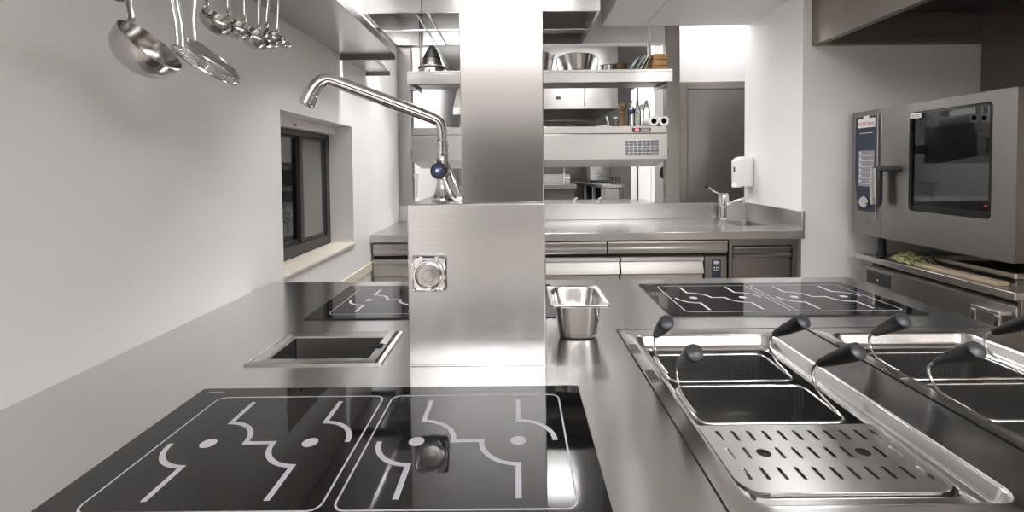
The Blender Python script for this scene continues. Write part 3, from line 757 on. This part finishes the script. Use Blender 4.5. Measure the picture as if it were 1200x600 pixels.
for i, (dx, mt, lab) in enumerate(((0.004, 'black_plastic', 'dark thin tray leaning on the pass shelf, next to the wooden bowl'), (.035, 'blue_grey', 'blue grey tray leaning between the dark and white trays'), (.075, 'paper', 'white tray leaning on the pass shelf'), (.105, 'card', 'brown board leaning against the wooden crate'))):
    t = thing('leaning_tray', lab, 'tray', (.87+dx, 3.66, z))
    p = MB().prism([(.862+dx, z), (.870+dx, z), (.962+dx*.72, z+.128), (.954+dx*.72, z+.130)], 'y', 3.57, 3.76)
    p.build('tray_board', mt, t, .001)
wc = thing('wooden_crate', 'small wooden slatted crate at the right end of the pass shelf', 'crate', (1.075, 3.64, z))
for k in range(3):
    c_ = MB(); z0_ = z+.0006+k*.044
    c_.box(1.045, 1.150, 3.56, 3.574, z0_, z0_+.041); c_.box(1.045, 1.150, 3.716, 3.73, z0_, z0_+.041); c_.box(1.045, 1.058, 3.574, 3.716, z0_, z0_+.041); c_.box(1.137, 1.150, 3.574, 3.716, z0_, z0_+.041)
    c_.build('slat_ring', 'wood', wc, .002)

# things on the refrigerated unit
z = GT+.0004
spun('pepper_mill', 'turned brown wooden pepper mill on the refrigerated unit', 'pepper mill', .808, 3.56, z, [(.0004, .0003), (.029, .0003), (.030, .012), (.026, .030), (.024, .055), (.022, .085), (.027, .100), (.027, .108), (.019, .118), (.020, .128), (.028, .142), (.031, .160), (.026, .178), (.014, .184), (.008, .190), (.007, .198), (.0004, .200)], 'wood_dark', part='turned_body')
jr = spun('spice_jar', 'small clear jar with lid left of the pepper mill', 'jar', .765, 3.60, z, [(.0004, .0005), (.021, .0005), (.022, .004), (.022, .062), (.018, .068), (.018, .070)], 'bottle', part='jar_body')
MB().lathe([(.0205, .0695), (.0205, .080), (.0004, .081)], Matrix.Translation((.765, 3.60, z)), 24).build('lid', 'steel_bright', jr)
bt = None
for x, y, lab in ((.875, 3.56, 'clear glass bottle next to the pepper mill'), (.932, 3.60, 'middle clear glass bottle of the three'), (.990, 3.56, 'rightmost clear glass bottle, in front of the blue and white bag')):
    if bt is None:
        bt = spun('glass_bottle', lab, 'bottle', x, y, z, [(.0004, .0005), (.026, .0005), (.027, .006), (.027, .120), (.022, .140), (.011, .158), (.010, .182), (.012, .184), (.012, .192), (.008, .192)], 'bottle', 'bottles on the refrigerated unit', part='bottle_body')
        MB().lathe([(.0075, .180), (.0095, .1925), (.0095, .200), (.0004, .202)], Matrix.Translation((x, y, z)), 18).build('stopper', 'steel_dark', bt)
    else: dup(bt, lab, (x, y, z))
for i, (x, R, lab) in enumerate(((1.032, .040, 'left foil roll lying end on over the refrigerated unit'), (1.085, .042, 'right foil roll lying end on beside the post'))):
    R = .036
    x = 1.0+.028+i*.0755
    t = thing('foil_roll', lab, 'foil roll', (x, 3.64, z))
    m = axis_mat((x, 3.49, z+R+.0005), (0, 1, 0))
    MB().lathe([(R*.58, 0), (R, 0), (R, .26), (R*.58, .26), (R*.58, 0)], m, 32).build('foil_layers', 'paper', t)
    MB().lathe([(R*.46, .004), (R*.57, .004), (R*.57, .256), (R*.46, .256), (R*.46, .004)], m, 24).build('core', 'black', t)
    
pb = thing('paper_bag', 'white bag with blue end lying propped behind the bottles', 'bag', (1.02, 3.86, z))
MB().rings([[Vector((.935+.155*u, 3.86, z+.148+.062*u)) + Vector((-.37*math.sin(a)*.024, math.cos(a)*.03, .93*math.sin(a)*.024))*(1 if 0 < k < 4 else .7) for a in [2*PI*j/14 for j in range(14)]] for k, u in enumerate((.25, .3, .6, .95, 1.0))]).build('bag_body', 'paper', pb)
MB().rings([[Vector((.935+.155*u, 3.86, z+.148+.062*u)) + Vector((-.37*math.sin(a)*.024, math.cos(a)*.03, .93*math.sin(a)*.024))*(1.02 if 0 < k < 2 else .7) for a in [2*PI*j/14 for j in range(14)]] for k, u in enumerate((-.02, .04, .245))]).build('blue_end', 'blue', pb)
box('prop_block', 'paper', pb, .96, 1.02, 3.845, 3.88, z, z+.14)
tg = thing('kitchen_tongs', 'dark wire tongs lying on the edge of the refrigerated unit', 'tongs', (.64, 3.55, z))
for dx in (-.012, .02): MB().tube([(.62, 3.66, z+.006), (.63+dx, 3.58, z+.010), (.645+dx*1.6, 3.50, z+.006), (.648+dx*1.8, 3.47, z+.004)], .004, 8).build('arm', 'steel_dark', tg)
MB().tube([(.60, 3.665, z+.006), (.62, 3.67, z+.006), (.64, 3.665, z+.006)], .006, 8).build('hinge', 'steel_dark', tg)
sn = thing('spoon', 'pale spoon with its handle up, standing in a cup near the jar', 'spoon', (.70, 3.6, z))
MB().tube([(.715, 3.60, z+.012), (.705, 3.60, z+.045), (.697, 3.60, z+.085)], [.005, .005, .009], 10).build('spoon_handle', 'white_plastic', sn)
MB().lathe([(.0004, .0004), (.022, .0004), (.024, .03), (.022, .03), (.0004, .004)], Matrix.Translation((.714, 3.60, z)), 20).build('holder_cup', 'steel_dark', sn)

# extract hood above the pass
eh = thing('extract_hood', 'big stainless extract hood above the pass with a dark underside', 'extract hood', (-.1, 3.4, 2.37))
h_ = MB(); h_.box(-.998, .555, 3.08, 3.095, 2.37, CZ); h_.box(-.998, .555, 3.885, 3.90, 2.37, CZ); h_.box(-.998, -.983, 3.095, 3.885, 2.37, CZ); h_.box(.540, .555, 3.095, 3.885, 2.37, CZ)
h_.build('skirt', 'steel', eh)
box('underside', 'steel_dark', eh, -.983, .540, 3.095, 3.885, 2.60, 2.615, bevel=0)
lamp('strip lamp hidden behind the front skirt of the pass hood', -.93, -.40, 3.105, 3.25, 2.5995, 20)
for x in (-.62, -.22, .2): box('panel_seam', 'steel_dark', eh, x, x+.004, 3.0785, 3.0798, 2.37, CZ, bevel=0)
for x in (-.66, -.58): MB().cyl((x, 3.0955, 2.376), (x, 3.8845, 2.376), .008).build('filter_rail', 'steel_bright', eh)
MB().cyl((-.9825, 3.50, 2.376), (.5395, 3.50, 2.376), .008).build('filter_rail', 'steel_bright', eh)
box('filter_channel', 'steel', eh, -.10, .5395, 3.56, 3.70, 2.40, 2.56)

# ================================================================== right side: hood, oven, base
rh = thing('oven_hood', 'large dark steel extract hood over the oven at the right', 'extract hood', (2.55, 2.1, 2.14))
h_ = MB(); h_.box(2.0, 2.03, .95, 3.172, 2.15, 2.519); h_.box(2.03, 3.148, 3.142, 3.172, 2.15, 2.519); h_.box(2.03, 3.148, .95, .98, 2.15, 2.519); h_.box(3.118, 3.148, .98, 3.142, 2.15, 2.519)
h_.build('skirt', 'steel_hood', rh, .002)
g_ = MB(); g_.box(2.03, 2.055, .98, 3.142, 2.152, 2.185); g_.box(2.055, 3.118, 3.117, 3.142, 2.152, 2.185)
g_.build('grease_gutter', 'steel_hood', rh, .002)
box('filter_panel', 'black_plastic', rh, 2.055, 3.118, .98, 3.117, 2.36, 2.375, bevel=0)
tf = MB(); tf.tube([(1.997, 2.70, 2.44), (1.985, 2.70, 2.44), (1.985, 2.78, 2.455)], .006, 8); tf.build('hood_catch', 'steel_bright', rh)

OX, OY0, OY1, OZ0, OZ1 = 2.25, 2.095, 3.125, .890, 1.690
ov = thing('combi_oven', 'large stainless combi oven with black glass door window against the right wall', 'oven', (2.68, 2.6, OZ0-.11))
WY0, WY1, WZ0, WZ1 = 2.204, 2.672, 1.078, 1.640
sh = MB(); sh.box(OX+.05, 3.08, OY0, OY1, OZ1-.03, OZ1); sh.box(OX+.05, 3.08, OY0, OY1, OZ0, OZ0+.12); sh.box(3.02, 3.08, OY0, OY1, OZ0+.12, OZ1-.03)
sh.box(OX+.05, 3.02, OY0, OY0+.04, OZ0+.12, OZ1-.03); sh.box(OX+.05, 3.02, 2.80, OY1, OZ0+.12, OZ1-.03)
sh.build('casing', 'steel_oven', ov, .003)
# door leaf with rounded window opening (built in y,z)
bm = bmesh.new()
def loopyz(pts):
    vs = [bm.verts.new((OX, y, z_)) for y, z_ in pts]
    return [bm.edges.new((vs[i], vs[(i+1) % len(vs)])) for i in range(len(vs))]
ed = loopyz(rrect(OY0, 2.868, OZ0, OZ1, .006, 3)) + loopyz(rrect(WY0, WY1, WZ0, WZ1, .022, 6))
bmesh.ops.triangle_fill(bm, use_beauty=True, use_dissolve=False, edges=ed)
ex = bmesh.ops.extrude_face_region(bm, geom=list(bm.faces))
bmesh.ops.translate(bm, vec=(.045, 0, 0), verts=[v for v in ex['geom'] if isinstance(v, bmesh.types.BMVert)])
q = MB(); q.bm.free(); q.bm = bm
dl = q.build('door', 'steel_oven', ov)
wf = MB(); o1 = rrect(WY0, WY1, WZ0, WZ1, .022); i1 = rrect(WY0+.018, WY1-.010, WZ0+.034, WZ1-.014, .010)
wf.rings([[(OX+.006, y, z_) for y, z_ in o1], [(OX+.004, y, z_) for y, z_ in i1], [(OX+.014, y, z_) for y, z_ in i1], [(OX+.014, y, z_) for y, z_ in o1]], False, False)
wf.build('window_border', 'oven_border', dl)
MB().box(OX+.0145, OX+.019, WY0+.001, WY1-.001, WZ0+.001, WZ1-.001).build('window_glass', 'oven_glass', dl)
st = box('door_sticker', 'label_white', dl, OX-.0005, OX+.0035, 2.596, 2.668, 1.604, 1.632, bevel=0)
for k in range(2): box('sticker_text', 'ink', st, OX-.0011, OX-.0006, 2.606, 2.658, 1.611+k*.009, 1.614+k*.009, bevel=0)
box('hot_symbol', 'red', dl, OX+.0138, OX+.0143, 2.236, 2.252, 1.135, 1.147, bevel=0)
# handle: horizontal arm then long paddle down
hd = MB().tube([(OX-.0005, 2.745, 1.318), (OX-.03, 2.745, 1.318), (OX-.042, 2.80, 1.322), (OX-.045, 2.835, 1.320)], [.020, .019, .018, .018], 12).build('door_handle', 'black_plastic', dl)
MB().loft([(OX-.062, OX-.034, 2.818, 2.858, .010, 1.095), (OX-.064, OX-.030, 2.812, 2.862, .012, 1.12), (OX-.066, OX-.028, 2.816, 2.868, .012, 1.29), (OX-.060, OX-.030, 2.822, 2.868, .012, 1.335)]).build('paddle', 'black_plastic', hd)
MB().loft([(OX-.0685, OX-.063, 2.822, 2.870, .002, 1.10), (OX-.0705, OX-.0645, 2.828, 2.876, .002, 1.20), (OX-.0705, OX-.0645, 2.828, 2.876, .002, 1.325)]).build('paddle_trim', 'steel_bright', hd)
# fascia with control panel
box('fascia', 'steel_oven', ov, OX, OX+.05, 2.872, OY1, OZ0, OZ1, bevel=.003)
def yz(nm, mat, par, pts0, pts1, xo, xd):
    return MB().rings([[(xo, y, z_) for y, z_ in pts0], [(xo-xd, y, z_) for y, z_ in pts1]]).build(nm, mat, par)
tpr = [(3.078, 1.652), (2.905, 1.652), (2.898, 1.640), (2.898, 1.20), (2.908, 1.06), (2.915, 1.045), (3.050, 1.045), (3.058, 1.06), (3.082, 1.25), (3.082, 1.640)]
cpn = yz('control_panel', 'navy', ov, tpr, tpr, OX-.0003, .008)
MB().tube([(OX-.008, 2.893, 1.655), (OX-.009, 2.890, 1.4), (OX-.009, 2.892, 1.2), (OX-.008, 2.902, 1.0)], .006, 8, flat=.6).build('panel_trim', 'steel_bright', cpn)
lb = box('brand_label', 'label_white', cpn, OX-.0095, OX-.0085, 2.915, 3.062, 1.582, 1.640, bevel=0)
text('brand_lettering', 'RATIONAL', .031, 'red', lb, (OX-.0099, 2.988, 1.606), (0, -1, 0), (0, 0, 1), .0003)
lb2 = box('small_tab', 'label_white', cpn, OX-.0095, OX-.0085, 2.965, 3.015, 1.6405, 1.657, bevel=0)
for k in range(1): box('panel_caption', 'screen_line', cpn, OX-.0092, OX-.0085, 2.935, 3.045, 1.545, 1.550, bevel=0)
sc_ = box('touch_screen', 'screen', cpn, OX-.0100, OX-.0085, 2.918, 3.052, 1.205, 1.435, bevel=.001)
for k in range(6):
    box('menu_line', 'screen_line', sc_, OX-.0107, OX-.0101, 2.925, 3.045, 1.222+k*.036, 1.225+k*.036, bevel=0)
    box('menu_icon', 'screen_line', sc_, OX-.0107, OX-.0101, 3.028, 3.042, 1.232+k*.036, 1.246+k*.036, bevel=0)
MB().lathe([(.030, 0), (.036, .004), (.036, .016), (.031, .022), (.029, .024), (.0005, .025)], axis_mat((OX-.0086, 2.985, 1.105), (-1, 0, 0)), 28).build('dial', 'steel_bright', cpn)
text('maker_mark', '[ ]', .028, 'ink', ov, (OX-.0007, 2.978, .985), (0, -1, 0), (0, 0, 1), .0003)
# feet, vents
for x, y in ((2.62, 2.135), (3.0, 2.135), (2.36, 3.0), (2.95, 3.0)):
    if True: MB().lathe([(.0005, .7643), (.028, .7643), (.028, .775), (.022, .78), (.022, OZ0-.0005)], Matrix.Translation((x, y, 0)), 20).build('foot', 'black_plastic', ov)
MB().lathe([(.022, OZ1+.0003), (.022, OZ1+.05), (.018, OZ1+.055), (.0005, OZ1+.056)], Matrix.Translation((2.36, 2.14, 0)), 20).build('vent_cap', 'steel_bright', ov)
# oven interior rack and bowl
for side in (2.245, 2.79):
    for zz in (1.16, 1.30, 1.44): box('rack_slide', 'steel_bright', ov, 2.36, 2.95, side-.004, side+.004, zz, zz+.008, bevel=0)
rk = thing('oven_rack', 'steel wire rack inside the oven under the bowl', 'oven rack', (2.6, 2.52, 1.17))
for k in range(15): MB().cyl((2.38, 2.245+k*.0385, 1.172), (2.92, 2.245+k*.0385, 1.172), .002, seg=8).build('rack_bar', 'wire', rk)
fb = MB(); fb.tube([(2.375, 2.242, 1.1735), (2.925, 2.242, 1.1735), (2.925, 2.787, 1.1735), (2.375, 2.787, 1.1735)], .003, 8, True); fb.build('rack_frame', 'wire', rk)
spun('steel_bowl', 'steel bowl standing on the rack inside the oven', 'bowl', 2.56, 2.365, 1.1775, [(.0005, .0005), (.065, .0005), (.075, .01), (.105, .10), (.112, .105), (.103, .103), (.07, .012), (.0005, .006)], 'steel_bright')
box('baking_tray', 'steel_dark', thing('baking_tray', 'dark tray on the upper slides inside the oven', 'tray', (2.65, 2.52, 1.45)), 2.36, 2.95, 2.252, 2.783, 1.4485, 1.470)

bs = thing('base_cabinet', 'low refrigerated steel base cabinet under the oven with a corner handle', 'base cabinet', (2.68, 2.6, 0))
BF = 2.275
box('top', 'steel', bs, 2.235, 3.12, 2.075, 3.06, .727, .763, bevel=.004)
box('carcass', 'steel_oven', bs, BF, 3.11, 2.085, 3.045, .10, .7265, bevel=.002)
box('shadow_gap', 'shadow_gap', bs, BF-.004, BF-.0005, 2.10, 2.96, .700, .716, bevel=0)
drr = box('drawer', 'steel_oven', bs, BF-.018, BF-.0005, 2.088, 3.04, .16, .694, bevel=.003)
pp = box('control_panel', 'black_plastic', drr, BF-.022, BF-.0185, 2.80, 2.985, .588, .668, bevel=.001)
box('indicator', 'label_white', pp, BF-.0235, BF-.0222, 2.888, 2.898, .616, .626, bevel=.001)
hh = MB(); hh.box(BF-.085, BF-.0185, 2.10, 2.235, .650, .668); hh.box(BF-.085, BF-.070, 2.10, 2.125, .545, .650); hh.box(BF-.085, BF-.070, 2.21, 2.235, .545, .650)
hh.build('handle', 'steel_bright', drr, .004)
for y in (2.2, 2.95):
    for x in (2.35, 3.0): MB().cyl((x, y, 0), (x, y, .0995), .022).build('leg', 'black_plastic', bs)
# trays stacked on the base
for k, (xa, xb, ya, yb, z0_, mt, lab) in enumerate(((2.275, 2.330, 2.19, 2.66, .7636, 'card', 'long brown board at the front edge of the oven base'), (2.350, 2.90, 2.180, 2.60, .7636, 'steel_dark', 'flat steel tray lying deepest on the oven base'), (2.340, 2.93, 2.172, 2.62, .797, 'steel', 'upper steel tray lying under the oven'))):
    t = thing('sheet_tray', lab, 'tray', ((xa+xb)/2, (ya+yb)/2, z0_))
    if k == 0: MB().box(xa, xb, ya, yb, z0_, z0_+.020).build('board', mt, t, .002)
    else: MB().loft([(xa+.012, xb-.012, ya+.012, yb-.012, .01, z0_), (xa+.006, xb-.006, ya+.006, yb-.006, .01, z0_+.026), (xa, xb, ya, yb, .012, z0_+.030), (xa+.009, xb-.009, ya+.009, yb-.009, .01, z0_+.029), (xa+.016, xb-.016, ya+.016, yb-.016, .01, z0_+.004)]).build('tray_shell', mt, t)
gb = thing('greens_bunch', 'bunch of pale green leafy vegetables lying on the oven base', 'vegetables', (2.30, 2.78, .7635))
lf = MB(); stm = MB()
for k in range(46):
    a = random.uniform(-.5, .5); L_ = random.uniform(.07, .13); y_ = random.uniform(2.68, 2.86); x_ = random.uniform(2.262, 2.36)
    zc_ = .766+random.random()*.04
    p = [Vector((x_, y_, zc_)), Vector((x_+a*.02, y_-L_*.5, zc_+.012)), Vector((x_+a*.05, y_-L_, max(.768, zc_-.012)))]
    (stm if k % 3 else lf).tube(p, [.003, .0045, .002], 6, flat=.6)
    if k % 2:
        c_ = p[1]; wv = random.uniform(.006, .013)
        lf.rings([[c_+Vector((math.cos(q_)*wv, math.sin(q_)*wv*1.8, .006*math.sin(2*q_)+dz2)) for q_ in [2*PI*j/8 for j in range(8)]] for dz2 in (.006, .008)])
stm.build('stalks', 'stem', gb); lf.build('leaves', 'leaf', gb)

# ================================================================== passage and far kitchen
do = thing('door_1', 'tall stainless steel door at the end of the passage', 'door', (1.86, 4.39, 0)); struct(do)
box('door_leaf', 'steel_dark', do, 1.60, 2.30, 4.365, 4.385, .01, 2.06, bevel=.003)
box('door_frame', 'steel_hood', do, 1.53, 1.598, 4.36, 4.3995, 0, 2.13, bevel=.003)
box('door_head', 'steel_hood', do, 1.598, 2.40, 4.36, 4.3995, 2.062, 2.13, bevel=.003)
pc = thing('pass_counter', 'steel worktop directly behind the pass with small fittings', 'worktop', (.1, 4.4, 1.0))
box('top', 'steel', pc, -.995, 1.29, 4.06, 4.80, .97, 1.01, bevel=.003)
box('cabinet', 'steel_dark', pc, -.97, 1.27, 4.10, 4.78, 0, .9695, bevel=0)
for x in (.55, .78):
    MB().tube([(x, 4.45, 1.0102), (x, 4.45, 1.04), (x+.02, 4.43, 1.05)], .008, 10).build('fitting', 'chrome', pc)
fk = thing('far_counter', 'steel counter with a tall tap in the far kitchen', 'counter', (.5, 6.5, 0))
box('top', 'steel', fk, -.2, .78, 6.1, 6.9, 1.06, 1.12, bevel=.004)
box('cabinet', 'steel_dark', fk, -.18, .76, 6.16, 6.9, 0, 1.0595, bevel=0)
box('splashback', 'steel', fk, -.2, .78, 6.86, 6.9, 1.1205, 1.24, bevel=.003)
ft = thing('far_tap', 'slim chrome tap on the counter in the far kitchen', 'tap', (.66, 6.5, 1.12))
MB().tube([(.66, 6.5, 1.1205), (.66, 6.5, 1.33)], .012, 10).build('riser', 'chrome', ft)
MB().tube([(.66, 6.49, 1.19), (.74, 6.44, 1.20)], .012, 10).build('spout', 'chrome', ft)
pt = thing('prep_table', 'steel prep table with open shelf bays in the far kitchen', 'table', (1.3, 6.2, 0))
MB().prism([(.83, 6.75), (1.02, 5.55), (1.295, 5.55), (1.295, 6.75)], 'z', 1.09, 1.13).build('top', 'steel', pt, .004)
box('back_panel', 'black', pt, .93, 1.28, 6.6, 6.62, .1, 1.0895, bevel=0)
for x, y in ((.93, 6.35), (.99, 6.0), (1.04, 5.65), (1.26, 5.65), (1.26, 6.5)): box('leg', 'steel', pt, x-.02, x+.02, y-.02, y+.02, 0, 1.0895)
box('drawer_front', 'steel', pt, 1.062, 1.238, 5.64, 5.66, .90, 1.08)
sb = thing('steel_cabinet', 'small steel cabinet standing on the far prep table', 'cabinet', (1.12, 6.3, 1.13))
box('cabinet_body', 'steel', sb, .985, 1.255, 6.25, 6.6, 1.165, 1.35, bevel=.004)
for x in (1.01, 1.23):
    MB().cyl((x, 6.30, 1.1303), (x, 6.30, 1.1648), .012).build('foot', 'black', sb)
for k in range(3): box('louver', 'steel_dark', sb, 1.07, 1.20, 6.246, 6.2498, 1.21+k*.03, 1.222+k*.03)
for k, x in enumerate((1.17, 1.215, 1.26)):
    spun('drinking_glass', 'small glass on the far prep table, %s of three' % ('left', 'middle', 'right')[k], 'glass', x, 5.8, 1.1304, [(.0004, .001), (.018, .001), (.021, .085), (.019, .085), (.0004, .006)], 'bottle', 'glasses on the far prep table', 20)
fh_ = thing('far_hood', 'steel extract hood in the far kitchen right of the column', 'extract hood', (.75, 6.7, 2.05))
h_ = MB(); h_.box(.2, 1.28, 5.9, 5.92, 2.08, 2.62); h_.box(.2, 1.28, 7.5, 7.52, 2.08, 2.62); h_.box(.2, .22, 5.92, 7.5, 2.08, 2.62); h_.box(1.26, 1.28, 5.92, 7.5, 2.08, 2.62); h_.box(.2, 1.28, 5.9, 7.52, 2.62, CZ)
h_.build('skirt', 'steel', fh_)
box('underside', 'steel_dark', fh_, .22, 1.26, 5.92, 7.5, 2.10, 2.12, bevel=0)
box('outlet', 'black_plastic', fh_, .50, .56, 5.893, 5.8995, 2.20, 2.235)
MB().cyl((.85, 5.895, 2.12), (.85, 5.895, 2.40), .02).build('pipe', 'steel_bright', fh_)
sp_ = thing('splash_panel', 'dark steel wall panel behind the far kitchen counter', 'wall panel', (.7, 7.6, .9))
box('panel', 'steel_dark', sp_, .1, 1.3, 7.6, 7.62, .0, 2.05)
wp = thing('white_partition', 'white partition with a dark edge and a black knob right of the pass', 'partition', (1.2, 5.0, 0))
box('panel', 'wall', wp, 1.30, 1.36, 4.52, 5.3, 0, 2.2, bevel=0)
box('dark_edge', 'ink', wp, 1.285, 1.298, 4.98, 5.0, 0, 2.2, bevel=0)
hk = thing('wall_hook', 'black oval hook on the white wall beside the right post', 'hook', (1.36, 4.39, 1.28))
MB().lathe([(.0005, 0), (.024, .002), (.028, .010), (.018, .02), (.0005, .022)], axis_mat((1.375, 4.3995, 1.285), (0, -1, 0)) @ Matrix.Diagonal((1, 2.0, 1, 1)), 20).build('oval_knob', 'black_plastic', hk)
lh = thing('far_hood', 'grey steel extract hood in the far kitchen left of the column', 'extract hood', (-.45, 5.6, 2.0))
MB().prism([(5.9, 2.02), (5.9, 2.10), (6.4, 2.50), (7.2, 2.50), (7.2, 2.02)], 'x', -.80, -.30).build('canopy', 'steel', lh, .004)
box('chimney', 'steel', lh, -.65, -.45, 6.5, 7.0, 2.5005, CZ)
fl = thing('far_counter', 'steel counter in the far kitchen left of the column', 'counter', (-.5, 6.5, 0))
box('top', 'steel', fl, -.99, -.25, 6.1, 6.9, 1.06, 1.10, bevel=.004)
box('cabinet', 'steel', fl, -.97, -.27, 6.16, 6.9, 0, 1.0595, bevel=0)
tl = thing('hanging_scraper', 'white scraper hanging from the left post under the refrigerated unit', 'scraper', (-.86, 3.93, 1.1))
MB().prism([(-.879, 1.30), (-.825, 1.30), (-.838, 1.26), (-.845, 1.10), (-.862, 1.10), (-.868, 1.26)], 'y', 3.94, 3.955).build('scraper_blade', 'white_plastic', tl, .002)
MB().cyl((-.884, 3.947, 1.285), (-.868, 3.947, 1.285), .005).build('hook', 'steel_bright', tl)

# ================================================================== camera, world, look
cam = bpy.data.cameras.new('camera'); co = bpy.data.objects.new('camera', cam); COL.objects.link(co)
pch, rol = math.radians(1.7), math.radians(.54)
F = Vector((0, math.cos(pch), -math.sin(pch))); R0 = Vector((1, 0, 0)); U0 = Vector((0, math.sin(pch), math.cos(pch)))
Rv = R0*math.cos(rol) - U0*math.sin(rol); Uv = U0*math.cos(rol) + R0*math.sin(rol)
mt = Matrix((Rv, Uv, -F)).transposed().to_4x4(); mt.translation = (0, 0, 1.35)
co.matrix_world = mt
cam.sensor_fit = 'HORIZONTAL'; cam.sensor_width = 36; cam.lens = 545/1200*36
cam.shift_x = -6/1200; cam.shift_y = -88/1200; cam.clip_start = .02
SC.camera = co
wd = bpy.data.worlds.new('world'); SC.world = wd; wd.use_nodes = True
wd.node_tree.nodes['Background'].inputs[0].default_value = (.9, .88, .86, 1); wd.node_tree.nodes['Background'].inputs[1].default_value = .05
vs = SC.view_settings
vs.view_transform = 'Standard'; vs.look = 'None'; vs.gamma = 1; vs.use_curve_mapping = False; vs.exposure = 1.15
